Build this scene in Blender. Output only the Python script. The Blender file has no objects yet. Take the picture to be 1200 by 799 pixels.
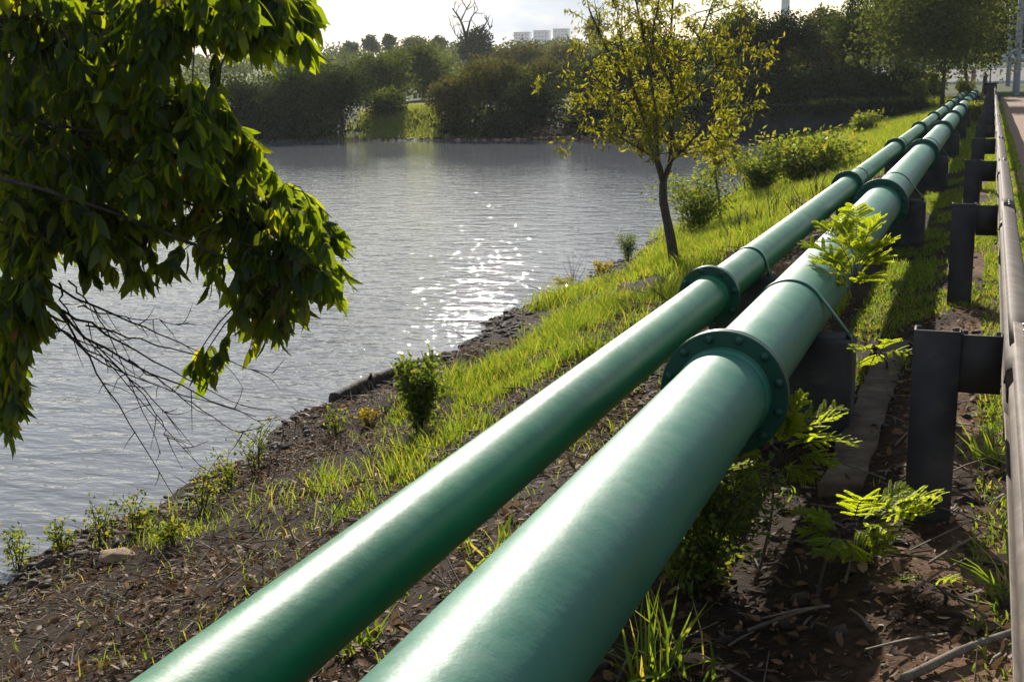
import bpy, math
import numpy as np
from mathutils import Matrix, Vector

# ------------------------------------------------------------------ camera, sky, sun, exposure
S = bpy.context.scene
COL = S.collection
R = math.radians
CAM_Z = 1.4
F_PX, VPX, VPY, CX, CY = 1450.0, 1164.0, 83.0, 600.0, 399.5      # photo is 1200 x 799; pipes run along +Y
ROLL = R(1.2)
def _basis():
    a = np.array([VPX - CX, CY - VPY, -F_PX]); a /= np.linalg.norm(a)
    u = np.array([-math.sin(ROLL), math.cos(ROLL), 0.0]); u[2] = -(a[0]*u[0] + a[1]*u[1]) / a[2]
    u /= np.linalg.norm(u)
    return np.array([np.cross(a, u), a, u])
BAS = _basis()
cam = bpy.data.cameras.new('camera'); cam_o = bpy.data.objects.new('camera', cam); COL.objects.link(cam_o)
cam.sensor_width = 36.0; cam.lens = F_PX / 1200.0 * 36.0; cam.clip_start = 0.05; cam.clip_end = 5000
cam_o.matrix_world = Matrix.Translation((0, 0, CAM_Z)) @ Matrix(BAS.tolist()).to_4x4()
S.camera = cam_o

SUN_AZ, SUN_EL = R(24), R(27)                                   # azimuth to the left of the pipes' direction
world = bpy.data.worlds.new('World'); S.world = world; world.use_nodes = True
wt = world.node_tree; wn = wt.nodes; wl = wt.links
sky = wn.new('ShaderNodeTexSky'); sky.sky_type = 'NISHITA'; sky.sun_disc = False
sky.sun_elevation = SUN_EL; sky.sun_rotation = -SUN_AZ; sky.air_density = 1.2; sky.dust_density = 1.0; sky.altitude = 600
tc = wn.new('ShaderNodeTexCoord'); mp = wn.new('ShaderNodeMapping'); mp.inputs['Scale'].default_value = (1, 1, 3.2)
cn = wn.new('ShaderNodeTexNoise'); cn.inputs['Scale'].default_value = 2.6; cn.inputs['Detail'].default_value = 7
cn.inputs['Roughness'].default_value = 0.55
cr = wn.new('ShaderNodeValToRGB'); cr.color_ramp.elements[0].position = 0.44; cr.color_ramp.elements[1].position = 0.68
mx = wn.new('ShaderNodeMixRGB'); mx.inputs['Color2'].default_value = (9.6, 10.2, 11.0, 1)
bg = wn['Background']; bg.inputs['Strength'].default_value = 0.058
wl.new(tc.outputs['Generated'], mp.inputs['Vector']); wl.new(mp.outputs[0], cn.inputs['Vector'])
wl.new(cn.outputs['Fac'], cr.inputs[0]); wl.new(cr.outputs[0], mx.inputs['Fac'])
cn2 = wn.new('ShaderNodeTexNoise'); cn2.inputs['Scale'].default_value = 4.5; cn2.inputs['Detail'].default_value = 6; wl.new(mp.outputs[0], cn2.inputs['Vector'])
cr2 = wn.new('ShaderNodeValToRGB'); cr2.color_ramp.elements[0].position = 0.38; cr2.color_ramp.elements[1].position = 0.62; cr2.color_ramp.elements[0].color = (.46, .53, .64, 1); cr2.color_ramp.elements[1].color = (1, 1, 1, 1)
mc_ = wn.new('ShaderNodeMixRGB'); mc_.blend_type = 'MULTIPLY'; mc_.inputs[0].default_value = 1; mc_.inputs[2].default_value = (10.0, 10.3, 10.8, 1)
wl.new(cn2.outputs['Fac'], cr2.inputs[0]); wl.new(cr2.outputs[0], mc_.inputs[1]); wl.new(mc_.outputs[0], mx.inputs['Color2'])
wl.new(sky.outputs[0], mx.inputs['Color1']); wl.new(mx.outputs[0], bg.inputs['Color'])

sun = bpy.data.lights.new('sun', 'SUN'); sun.energy = 5.0; sun.angle = R(0.53); sun.color = (1.0, 0.93, 0.82)
sun_o = bpy.data.objects.new('sun', sun); COL.objects.link(sun_o)
SDIR = Vector((-math.sin(SUN_AZ)*math.cos(SUN_EL), math.cos(SUN_AZ)*math.cos(SUN_EL), math.sin(SUN_EL)))
sun_o.rotation_euler = SDIR.to_track_quat('Z', 'Y').to_euler()
sun_o.location = SDIR * 60
S.render.engine = 'CYCLES'
S.view_settings.view_transform = 'Standard'; S.view_settings.look = 'None'
S.view_settings.exposure = 0.7; S.view_settings.gamma = 1.0; S.view_settings.use_curve_mapping = False

# ------------------------------------------------------------------ helpers
rng = np.random.default_rng(7)
def at(px, py, Y):
    """world point on the photo pixel's ray at distance Y along the pipes"""
    r = BAS @ np.array([px - CX, CY - py, -F_PX]); r = r * (Y / r[1])
    return np.array([r[0], r[1], r[2] + CAM_Z])
def ss(a, b, x):
    t = np.clip((np.asarray(x, float) - a) / (b - a), 0, 1); return t*t*(3 - 2*t)
_H = np.random.default_rng(3).random((256, 256))
def vn(x, y):
    x = np.asarray(x, float); y = np.asarray(y, float)
    xi = np.floor(x).astype(int); yi = np.floor(y).astype(int); fx = x - xi; fy = y - yi
    fx = fx*fx*(3 - 2*fx); fy = fy*fy*(3 - 2*fy)
    a = _H[xi % 256, yi % 256]; b = _H[(xi+1) % 256, yi % 256]; c = _H[xi % 256, (yi+1) % 256]; d = _H[(xi+1) % 256, (yi+1) % 256]
    return (a*(1-fx) + b*fx)*(1-fy) + (c*(1-fx) + d*fx)*fy - 0.5

WATER_Z = -1.5
def shore_x(y):
    y = np.asarray(y, float)
    return -5.5 + 0.55*vn(y*0.55, 3.3) + 0.25*vn(y*1.9, 8.1) - 0.6*ss(22, 42, y) - 0.12*np.maximum(y - 40, 0)
def shore_y(x):
    x = np.asarray(x, float)
    return 58.5 + 1.6*vn(x*0.16, 1.7) + 0.5*vn(x*0.7, 5.1)
def ground_z(x, y):
    x = np.asarray(x, float); y = np.asarray(y, float)
    xs = shore_x(y)
    t = (x - xs) / (-1.45 - xs)
    bank = WATER_Z + (WATER_Z*-1 - 0.2) * (0.75*t + 0.25*t*t)
    bank = bank + 0.10*vn(x*1.1, y*1.1)*np.clip(t*4, 0.2, 1) + 0.05*vn(x*3.1 + 9, y*3.1)
    under = WATER_Z - 0.28*(xs - x); under = np.maximum(under, -3.2)
    shelf = np.interp(x, [-1.45, -1.2, -0.5, -0.12, 0.2], [-0.2, -0.19, -0.13, -0.01, 0.0]) + 0.03*vn(x*2.7, y*2.7)*ss(0.3, 0.0, x)
    z = np.where(x > -1.45, shelf, np.where(t > 0, bank, under))
    # land beyond the water: wooded hill on the left, terrace behind the retaining wall, crossing road on the right
    d = y - shore_y(x)
    climb = 5.2*ss(30, 240, d) + 10*ss(240, 900, d)
    hill = WATER_Z + 1.3*ss(0, 5, d) + 0.012*np.clip(d, 0, 200) + climb + 0.3*vn(x*0.2, y*0.2)
    far_l = np.where(d > 0, hill, np.maximum(WATER_Z + 0.3*d, -3.2))
    e = np.maximum(y - 56.35, 0)
    terrace = 0.02*np.clip(e, 0, 90) + 0.5*ss(84, 112, y) + climb*ss(150, 260, y)
    right = np.where(y > 56.35, np.maximum(z, 0) + terrace, z)
    m = ss(-16.5, -12.6, x)
    beyond = far_l*(1 - m) + right*m
    return np.where((y > 50) & (x < -12.6), np.where(y > 56.35, beyond, far_l), right)

class G:
    """collects verts / faces / a per-vertex tint for one mesh object"""
    def __init__(s): s.v = []; s.f = []; s.t = []; s.n = 0
    def add(s, V, faces, tint=0.5):
        V = np.asarray(V, float).reshape(-1, 3); s.v.append(V)
        for A in (faces if isinstance(faces, list) else [faces]):
            s.f.append(np.asarray(A, int) + s.n)
        s.t.append(np.broadcast_to(np.asarray(tint, float), (len(V),)).copy()); s.n += len(V)
    def mesh(s, name, mat, off=(0, 0, 0), smooth=False):
        me = bpy.data.meshes.new(name)
        V = np.concatenate(s.v) - np.asarray(off, float)
        me.vertices.add(len(V)); me.vertices.foreach_set('co', V.astype(np.float32).ravel())
        idx = np.concatenate([a.ravel() for a in s.f]); cnt = np.concatenate([np.full(len(a), a.shape[1]) for a in s.f])
        me.loops.add(len(idx)); me.loops.foreach_set('vertex_index', idx.astype(np.int32))
        me.polygons.add(len(cnt)); me.polygons.foreach_set('loop_start', np.concatenate([[0], np.cumsum(cnt)[:-1]]).astype(np.int32))
        if smooth: me.polygons.foreach_set('use_smooth', np.ones(len(cnt), bool))
        me.update(calc_edges=True)
        at_ = me.attributes.new('tint', 'FLOAT', 'POINT'); at_.data.foreach_set('value', np.concatenate(s.t).astype(np.float32))
        me.materials.append(mat)
        return me
    def build(s, name, mat, parent=None, smooth=False):
        off = wloc(parent) if parent is not None else (0, 0, 0)
        o = bpy.data.objects.new(name, s.mesh(name, mat, off, smooth)); COL.objects.link(o)
        if parent is not None: o.parent = parent
        return o
def wloc(o):
    p = np.zeros(3)
    while o is not None: p += np.array(o.location); o = o.parent
    return p
def inst(me, name, pos, parent=None, mat3=None):
    o = bpy.data.objects.new(name, me); COL.objects.link(o)
    p = np.asarray(pos, float)
    if parent is not None: o.parent = parent; p = p - wloc(parent)
    if mat3 is not None: o.matrix_basis = Matrix.Translation(p.tolist()) @ Matrix(mat3.tolist()).to_4x4()
    else: o.location = p.tolist()
    return o
def tag(o, label=None, cat=None, group=None, kind=None):
    if label: o['label'] = label
    if cat: o['category'] = cat
    if group: o['group'] = group
    if kind: o['kind'] = kind
    return o
def thing(name, loc, label, cat, group=None):
    o = bpy.data.objects.new(name, None); COL.objects.link(o); o.location = [float(c) for c in loc]
    o.empty_display_size = 0.2
    return tag(o, label, cat, group)

def nrm(v): v = np.asarray(v, float); return v / np.maximum(np.linalg.norm(v, axis=-1, keepdims=True), 1e-9)
def box(g, x0, x1, y0, y1, z0, z1, bev=0.0, tint=0.5):
    if bev <= 0:
        V = [(x, y, z) for z in (z0, z1) for y in (y0, y1) for x in (x0, x1)]
        g.add(V, np.array([[0,2,3,1],[4,5,7,6],[0,1,5,4],[2,6,7,3],[0,4,6,2],[1,3,7,5]]), tint); return
    b = bev                                              # chamfered top edges and vertical edges
    ring = lambda e, z: [(x0+e+b, y0+e, z), (x1-e-b, y0+e, z), (x1-e, y0+e+b, z), (x1-e, y1-e-b, z), (x1-e-b, y1-e, z), (x0+e+b, y1-e, z), (x0+e, y1-e-b, z), (x0+e, y0+e+b, z)]
    V = ring(0, z0) + ring(0, z1 - b) + ring(b, z1)
    q = [[i + 8*k, (i+1) % 8 + 8*k, (i+1) % 8 + 8*k + 8, i + 8*k + 8] for k in (0, 1) for i in range(8)]
    g.add(V, [np.array(q), np.array([[16+i for i in range(8)]]), np.array([[7-i for i in range(8)]])], tint)
def tube(g, P, rad, n=6, tint=0.5, cap=True, wob=0.0):
    P = np.asarray(P, float); m = len(P); rad = np.broadcast_to(np.asarray(rad, float), (m,))
    T = np.gradient(P, axis=0); T = nrm(T)
    up = np.array([0, 0, 1.0]) if abs(T[0][2]) < 0.9 else np.array([1.0, 0, 0])
    A = nrm(np.cross(T, up)); Bv = np.cross(T, A)
    th = np.linspace(0, 2*np.pi, n, endpoint=False)
    rr = rad[:, None] * (1 + wob*(rng.random((m, n)) - 0.5))
    V = P[:, None, :] + rr[..., None]*(np.cos(th)[None, :, None]*A[:, None, :] + np.sin(th)[None, :, None]*Bv[:, None, :])
    i = np.arange(n); j = (i + 1) % n
    Q = np.concatenate([np.stack([k*n + i, k*n + j, (k+1)*n + j, (k+1)*n + i], 1) for k in range(m - 1)])
    fs = [Q]
    if cap: fs += [np.arange(n)[None, ::-1], (np.arange(n) + (m-1)*n)[None]]
    g.add(V.reshape(-1, 3), fs, tint)
def spline(pts, n):
    pts = np.asarray(pts, float); m = len(pts); out = []
    E = np.vstack([2*pts[0] - pts[1], pts, 2*pts[-1] - pts[-2]])
    for t in np.linspace(0, m - 1, n):
        k = min(int(t), m - 2); u = t - k; p0, p1, p2, p3 = E[k:k+4]
        out.append(0.5*((2*p1) + (p2-p0)*u + (2*p0-5*p1+4*p2-p3)*u*u + (3*p1-p0-3*p2+p3)*u**3))
    return np.array(out)
# leaf templates: (t along, s across, n out) and faces
LEAF8 = (np.array([[0,0,0],[.28,-.8,.12],[.28,0,0],[.28,.8,.12],[.62,-.85,.1],[.62,0,0],[.62,.85,.1],[1,0,0]], float),
         [np.array([[0,2,1],[0,3,2],[4,5,7],[5,6,7]]), np.array([[1,2,5,4],[2,3,6,5]])])
_r = [(.10, .42), (.30, .92), (.55, 1.0), (.80, .58)]
LEAF16 = (np.array([[0, 0, 0]] + [[t_, s_*w_, .14*abs(s_)*w_] for t_, w_ in _r for s_ in (-1, 0, 1)] + [[1, 0, 0]], float),
          [np.array([[0,2,1],[0,3,2],[10,11,13],[11,12,13]]), np.array([[1+3*k+a, 2+3*k+a, 5+3*k+a, 4+3*k+a] for k in range(3) for a in (0, 1)])])
LEAF2 = (np.array([[0,0,0],[.45,-1,.25],[.45,1,.25],[1,0,0]], float), [np.array([[0,3,1],[0,2,3]])])
def leaves(g, P, D, N, L, W, tint, tmpl=LEAF2, curl=0.0):
    """P positions, D directions, N rough face normals, all (n,3)"""
    P = np.asarray(P, float); n = len(P)
    if n == 0: return
    D = nrm(D); Sd = nrm(np.cross(D, N)); N2 = np.cross(Sd, D)
    T, fs = tmpl; k = len(T)
    L = np.broadcast_to(np.asarray(L, float), (n,)); W = np.broadcast_to(np.asarray(W, float), (n,)); curl = np.broadcast_to(np.asarray(curl, float), (n,))
    t = T[None, :, 0]; s = T[None, :, 1]; h = T[None, :, 2]
    V = P[:, None] + (L[:, None]*t)[..., None]*D[:, None] + (W[:, None]*s*0.5)[..., None]*Sd[:, None] \
        + (W[:, None]*h - (L*curl)[:, None]*t*t)[..., None]*N2[:, None]
    F = [(f[None] + (np.arange(n)*k)[:, None, None]).reshape(-1, f.shape[1]) for f in fs]
    tn = np.repeat(np.broadcast_to(np.asarray(tint, float), (n,)), k)
    g.add(V.reshape(-1, 3), F, tn)
def rdir(n, zb=0.0):
    v = rng.normal(size=(n, 3)); v[:, 2] += zb; return nrm(v)
def blades(g, X, Y, H, W, lean, tint, zoff=-0.01):
    n = len(X); Z = ground_z(X, Y) + zoff
    a = rng.random(n)*2*np.pi; b = rng.random(n)*2*np.pi
    wx, wy = np.cos(a)*W/2, np.sin(a)*W/2
    lx, ly = np.cos(b)*H*lean, np.sin(b)*H*lean
    P = np.stack([X, Y, Z], 1)
    w = np.stack([wx, wy, 0*wx], 1)
    m = P + np.stack([lx*.35, ly*.35, H*.6], 1); tp = P + np.stack([lx, ly, H*np.sqrt(np.clip(1 - .5*lean*lean, .2, 1))], 1)
    V = np.stack([P - w, P + w, m - w*.75, m + w*.75, tp], 1).reshape(-1, 3)
    k = np.arange(n)*5
    g.add(V, [np.stack([k, k+1, k+3, k+2], 1), np.stack([k+2, k+3, k+4], 1)], np.repeat(tint, 5))

# ------------------------------------------------------------------ materials
def new_mat(name):
    m = bpy.data.materials.new(name); m.use_nodes = True; nt = m.node_tree
    return m, nt, nt.nodes, nt.links, nt.nodes['Principled BSDF']
def ramp(nt, stops, src=None):
    r = nt.nodes.new('ShaderNodeValToRGB'); e = r.color_ramp.elements
    while len(e) < len(stops): e.new(0.5)
    for el, (p, c) in zip(e, stops): el.position = p; el.color = (*c, 1)
    if src is not None: nt.links.new(src, r.inputs[0])
    return r
def noise(nt, scale, detail=4, rough=0.55, vec=None, dist=0.0):
    n = nt.nodes.new('ShaderNodeTexNoise'); n.inputs['Scale'].default_value = scale; n.inputs['Detail'].default_value = detail
    n.inputs['Roughness'].default_value = rough; n.inputs['Distortion'].default_value = dist
    if vec is not None: nt.links.new(vec, n.inputs['Vector'])
    return n
def geo(nt): return nt.nodes.new('ShaderNodeNewGeometry').outputs['Position']
def bump(nt, src, strength, dist, normal=None):
    b = nt.nodes.new('ShaderNodeBump'); b.inputs['Strength'].default_value = strength; b.inputs['Distance'].default_value = dist
    nt.links.new(src, b.inputs['Height'])
    if normal is not None: nt.links.new(normal, b.inputs['Normal'])
    return b
def mapped(nt, src, scale=(1, 1, 1), rot=(0, 0, 0)):
    m = nt.nodes.new('ShaderNodeMapping'); m.inputs['Scale'].default_value = scale; m.inputs['Rotation'].default_value = rot
    nt.links.new(src, m.inputs['Vector']); return m.outputs[0]
def simple(name, stops, scale=6.0, rough=0.7, metal=0.0, bumpd=0.004, bscale=None, spec=0.5, detail=5):
    m, nt, n, l, p = new_mat(name); pos = geo(nt)
    a = noise(nt, scale, detail, 0.6, pos); r = ramp(nt, stops, a.outputs['Fac']); l.new(r.outputs[0], p.inputs['Base Color'])
    p.inputs['Roughness'].default_value = rough; p.inputs['Metallic'].default_value = metal; p.inputs['Specular IOR Level'].default_value = spec
    if bumpd:
        b = bump(nt, noise(nt, bscale or scale*6, 4, 0.6, pos).outputs['Fac'], 0.6, bumpd); l.new(b.outputs[0], p.inputs['Normal'])
    return m
def foliage(name, stops, trans=0.45, tcol=None, rough=0.5, gloss=0.06, tg=0.62):
    """two-sided leaf: diffuse + light passing through + a thin waxy gloss; colour from the per-leaf tint"""
    m, nt, n, l, p = new_mat(name); n.remove(p); out = n['Material Output']
    a = n.new('ShaderNodeAttribute'); a.attribute_name = 'tint'
    r = ramp(nt, stops, a.outputs['Fac']); d = n.new('ShaderNodeBsdfDiffuse'); l.new(r.outputs[0], d.inputs[0])
    t = n.new('ShaderNodeBsdfTranslucent')
    g = n.new('ShaderNodeGamma'); g.inputs[1].default_value = tg
    mc = n.new('ShaderNodeMixRGB'); mc.blend_type = 'MULTIPLY'; mc.inputs[0].default_value = 1.0
    mc.inputs[2].default_value = (*(tcol or (1.25, 1.2, 0.35)), 1)
    l.new(r.outputs[0], g.inputs[0]); l.new(g.outputs[0], mc.inputs[1]); l.new(mc.outputs[0], t.inputs[0])
    mix = n.new('ShaderNodeMixShader'); mix.inputs[0].default_value = trans; l.new(d.outputs[0], mix.inputs[1]); l.new(t.outputs[0], mix.inputs[2])
    gl = n.new('ShaderNodeBsdfGlossy'); gl.inputs['Roughness'].default_value = rough; gl.inputs['Color'].default_value = (1, 1, 1, 1)
    m2 = n.new('ShaderNodeMixShader'); m2.inputs[0].default_value = gloss; l.new(mix.outputs[0], m2.inputs[1]); l.new(gl.outputs[0], m2.inputs[2])
    l.new(m2.outputs[0], out.inputs[0]); return m

# ground: dark soil that left of the rail also stands in for shade, litter-brown patches, sandy by the rail, dry beyond the rail
m, nt, n, l, p = new_mat('soil'); pos = geo(nt)
a = noise(nt, 1.3, 6, 0.6, pos); b_ = noise(nt, 26, 6, 0.7, pos)
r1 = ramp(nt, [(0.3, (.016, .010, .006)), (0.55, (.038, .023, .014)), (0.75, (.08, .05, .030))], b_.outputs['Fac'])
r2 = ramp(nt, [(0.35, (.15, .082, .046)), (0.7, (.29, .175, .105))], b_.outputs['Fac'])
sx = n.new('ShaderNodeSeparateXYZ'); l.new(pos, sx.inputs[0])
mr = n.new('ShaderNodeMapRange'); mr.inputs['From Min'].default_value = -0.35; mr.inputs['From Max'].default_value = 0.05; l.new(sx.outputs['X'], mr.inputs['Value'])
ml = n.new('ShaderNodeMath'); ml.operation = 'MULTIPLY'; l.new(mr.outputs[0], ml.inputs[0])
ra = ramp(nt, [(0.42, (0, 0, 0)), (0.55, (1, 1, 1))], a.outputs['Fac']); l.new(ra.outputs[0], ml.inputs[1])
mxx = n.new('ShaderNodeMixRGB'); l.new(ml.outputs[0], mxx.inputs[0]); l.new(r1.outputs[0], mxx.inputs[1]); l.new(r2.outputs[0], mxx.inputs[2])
# green cover on the far land
mr2 = n.new('ShaderNodeMapRange'); mr2.inputs['From Min'].default_value = 24; mr2.inputs['From Max'].default_value = 62; l.new(sx.outputs['Y'], mr2.inputs['Value'])
gr = ramp(nt, [(0.35, (.035, .05, .014)), (0.6, (.07, .095, .025)), (0.75, (.13, .11, .05))], a.outputs['Fac'])
mx3 = n.new('ShaderNodeMixRGB'); l.new(mr2.outputs[0], mx3.inputs[0]); l.new(mxx.outputs[0], mx3.inputs[1]); l.new(gr.outputs[0], mx3.inputs[2])
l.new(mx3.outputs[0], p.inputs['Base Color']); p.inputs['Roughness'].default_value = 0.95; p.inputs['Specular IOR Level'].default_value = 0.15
bb = bump(nt, b_.outputs['Fac'], 0.9, 0.03); l.new(bb.outputs[0], p.inputs['Normal'])
M_SOIL = m

# water: murky, base tinted blue-grey in place of some sky reflection, wind ripples
m, nt, n, l, p = new_mat('lake_water'); pos = geo(nt)
w0 = noise(nt, 1.25, 2, 0.45, mapped(nt, pos, (1.0, 2.0, 1), (0, 0, R(-28))), 0.5)
w1 = noise(nt, 3.3, 2, 0.5, mapped(nt, pos, (1.0, 2.3, 1), (0, 0, R(-38))), 0.4); w2 = noise(nt, 10, 2, 0.5, mapped(nt, pos, (1.0, 1.8, 1), (0, 0, R(-15))), 0.3)
def madd(a_, k_, b_):
    q_ = n.new('ShaderNodeMath'); q_.operation = 'MULTIPLY_ADD'; q_.inputs[1].default_value = k_; l.new(a_, q_.inputs[0]); l.new(b_, q_.inputs[2]); return q_.outputs[0]
wave = madd(w2.outputs['Fac'], 0.16, madd(w1.outputs['Fac'], 0.55, w0.outputs['Fac']))
w3 = noise(nt, 0.25, 2, 0.5, pos)
rw = ramp(nt, [(0.3, (.6,)*3), (0.7, (1,)*3)], w3.outputs['Fac'])
bw = bump(nt, wave, 1.0, 0.046); sxy = n.new('ShaderNodeSeparateXYZ'); l.new(pos, sxy.inputs[0]); lee = n.new('ShaderNodeMapRange'); lee.inputs['From Min'].default_value = 14; lee.inputs['From Max'].default_value = 52; lee.inputs['To Min'].default_value = 1.0; lee.inputs['To Max'].default_value = 0.12
l.new(sxy.outputs['Y'], lee.inputs['Value']); lm = n.new('ShaderNodeMath'); lm.operation = 'MULTIPLY'; l.new(rw.outputs[0], lm.inputs[0]); l.new(lee.outputs[0], lm.inputs[1]); l.new(lm.outputs[0], bw.inputs['Strength']); l.new(bw.outputs[0], p.inputs['Normal'])
p.inputs['Base Color'].default_value = (.155, .165, .185, 1); p.inputs['Roughness'].default_value = 0.035; p.inputs['IOR'].default_value = 1.333
M_WATER = m

def pipe_mat(name, c0, c1, c2, rough):
    m, nt, n, l, p = new_mat(name); pos = geo(nt)
    big = noise(nt, 2.2, 6, 0.65, mapped(nt, pos, (1, .45, 1)))
    r = ramp(nt, [(0.3, c0), (0.52, c1), (0.75, c2)], big.outputs['Fac'])
    st = noise(nt, 9, 5, 0.7, mapped(nt, pos, (1, 3.0, .35)))                  # faint run-down streaks
    rs = ramp(nt, [(0.62, (0, 0, 0)), (0.82, (.16, .16, .16))], st.outputs['Fac'])
    mxs = n.new('ShaderNodeMixRGB'); mxs.inputs[2].default_value = (.16, .16, .12, 1)
    l.new(rs.outputs[0], mxs.inputs[0]); l.new(r.outputs[0], mxs.inputs[1])
    sp = noise(nt, 75, 2, 0.5, pos); rsp = ramp(nt, [(0.69, (0, 0, 0)), (0.74, (.6, .6, .6))], sp.outputs['Fac'])
    mx2 = n.new('ShaderNodeMixRGB'); mx2.inputs[2].default_value = (.05, .06, .04, 1)
    l.new(rsp.outputs[0], mx2.inputs[0]); l.new(mxs.outputs[0], mx2.inputs[1]); gm = n.new('ShaderNodeNewGeometry'); sn = n.new('ShaderNodeSeparateXYZ'); l.new(gm.outputs['Normal'], sn.inputs[0])
    up = ramp(nt, [(0.35, (0, 0, 0)), (0.95, (1, 1, 1))], sn.outputs['Z']); dn = noise(nt, 5, 7, 0.7, pos); dr = ramp(nt, [(0.42, (.08,)*3), (0.68, (.55,)*3)], dn.outputs['Fac'])
    dm = n.new('ShaderNodeMath'); dm.operation = 'MULTIPLY'; l.new(up.outputs[0], dm.inputs[0]); l.new(dr.outputs[0], dm.inputs[1])      # settled dust on the upper side
    mx4 = n.new('ShaderNodeMixRGB'); mx4.inputs[2].default_value = (.20, .29, .235, 1); l.new(dm.outputs[0], mx4.inputs[0]); l.new(mx2.outputs[0], mx4.inputs[1])
    rn = noise(nt, 34, 4, 0.7, pos); rust = ramp(nt, [(0.70, (0, 0, 0)), (0.76, (.8,)*3)], rn.outputs['Fac'])                              # chipped, rusty specks
    mx5 = n.new('ShaderNodeMixRGB'); mx5.inputs[2].default_value = (.07, .045, .028, 1); l.new(rust.outputs[0], mx5.inputs[0]); l.new(mx4.outputs[0], mx5.inputs[1])
    l.new(mx5.outputs[0], p.inputs['Base Color'])
    rr = ramp(nt, [(0.35, (rough - .06,)*3), (0.7, (rough + .12,)*3)], big.outputs['Fac']); l.new(rr.outputs[0], p.inputs['Roughness'])
    pe = noise(nt, 120, 3, 0.6, pos); b1 = bump(nt, pe.outputs['Fac'], 0.25, 0.0016)
    b2 = bump(nt, noise(nt, 14, 3, 0.5, pos).outputs['Fac'], 0.35, 0.006, b1.outputs[0]); l.new(b2.outputs[0], p.inputs['Normal'])
    p.inputs['Specular IOR Level'].default_value = 0.32
    return m
M_PIPE_BIG = pipe_mat('aged_green_paint', (.022, .145, .092), (.032, .19, .122), (.06, .225, .155), 0.49)
M_PIPE_SMALL = pipe_mat('green_paint', (.006, .125, .055), (.010, .165, .075), (.03, .21, .105), 0.47)
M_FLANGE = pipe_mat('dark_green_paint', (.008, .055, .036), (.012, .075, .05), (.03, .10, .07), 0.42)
M_STRAP = simple('green_steel_strap', [(0.3, (.03, .11, .08)), (0.6, (.06, .17, .13)), (0.8, (.15, .13, .09))], 25, 0.5, 0.2, 0.001)
M_CONC = simple('old_concrete', [(0.3, (.022, .022, .023)), (0.55, (.042, .041, .04)), (0.75, (.08, .075, .066))], 7, 0.9, 0, 0.006)
M_SLAB = simple('sandy_concrete', [(0.3, (.20, .13, .08)), (0.55, (.31, .21, .135)), (0.75, (.38, .28, .19))], 12, 0.95, 0, 0.008, 60)
M_SLABD = simple('shaded_concrete', [(0.3, (.06, .04, .026)), (0.55, (.13, .09, .06)), (0.75, (.22, .16, .11))], 9, 0.95, 0, 0.008, 60)  # sandy concrete darkened for the shade the slab lies in
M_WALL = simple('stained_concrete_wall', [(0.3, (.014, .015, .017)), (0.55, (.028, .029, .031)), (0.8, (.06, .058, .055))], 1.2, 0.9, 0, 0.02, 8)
M_POST = simple('weathered_galvanised', [(0.3, (.022, .020, .019)), (0.6, (.042, .038, .035)), (0.8, (.09, .072, .058))], 9, 0.7, 0.1, 0.0008, 120)
M_RAIL = simple('dusty_brown_rail', [(0.25, (.06, .040, .029)), (0.5, (.105, .074, .056)), (0.75, (.17, .135, .11))], 11, 0.75, 0.1, 0.0012, 90)
M_BOLT = simple('bolt_steel', [(0.3, (.05, .06, .055)), (0.7, (.12, .13, .12))], 60, 0.5, 0.5, 0)
M_BARK = simple('brown_bark', [(0.3, (.035, .026, .02)), (0.6, (.08, .062, .048)), (0.8, (.14, .115, .09))], 30, 0.9, 0, 0.008, 60)
M_TWIG = simple('dry_twig', [(0.3, (.10, .075, .055)), (0.6, (.19, .15, .11)), (0.8, (.30, .25, .19))], 40, 0.9, 0, 0.002)
M_LOG = simple('wet_dark_log', [(0.3, (.018, .013, .010)), (0.6, (.045, .033, .024)), (0.8, (.11, .085, .06))], 22, 0.85, 0, 0.01, 40)
M_ROCK = simple('shore_clods', [(0.3, (.022, .015, .011)), (0.6, (.052, .036, .025)), (0.8, (.14, .10, .07))], 9, 0.85, 0, 0.01, 40)
M_ASPH = simple('asphalt', [(0.3, (.045, .045, .048)), (0.7, (.075, .075, .08))], 3, 0.85, 0, 0.004, 60)
M_PATH = simple('red_earth_path', [(0.3, (.19, .115, .075)), (0.55, (.27, .165, .11)), (0.8, (.34, .23, .16))], 4, 0.95, 0, 0.008, 50)
M_KERB = simple('white_kerb', [(0.3, (.60, .58, .54)), (0.7, (.75, .74, .70))], 5, 0.8, 0, 0.003)
M_POLE = simple('pale_concrete_pole', [(0.3, (.23, .23, .27)), (0.7, (.34, .34, .39))], 5, 0.85, 0, 0.003)
M_DARK = simple('dark_metal', [(0.3, (.02, .025, .03)), (0.7, (.05, .055, .06))], 8, 0.6, 0.2, 0)
M_PINK = simple('faded_red_paint', [(0.3, (.25, .13, .11)), (0.7, (.38, .22, .19))], 8, 0.8, 0, 0)
M_BLDG = simple('grey_building', [(0.3, (.27, .31, .35)), (0.7, (.32, .36, .40))], .3, 0.9, 0, 0)  # grey lightened to put distance haze into the colour
M_WHITE = simple('white_render', [(0.3, (.62, .62, .62)), (0.7, (.74, .74, .73))], 1, 0.9, 0, 0)
M_GLASS = simple('dark_glass', [(0.3, (.02, .025, .03)), (0.7, (.03, .035, .045))], 1, 0.08, 0, 0)
M_CAR = simple('pale_blue_car_paint', [(0.3, (.45, .52, .60)), (0.7, (.5, .57, .65))], 1, 0.25, 0.2, 0)
M_TYRE = simple('tyre_rubber', [(0.3, (.015,)*3), (0.7, (.03,)*3)], 20, 0.8, 0, 0)

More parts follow.
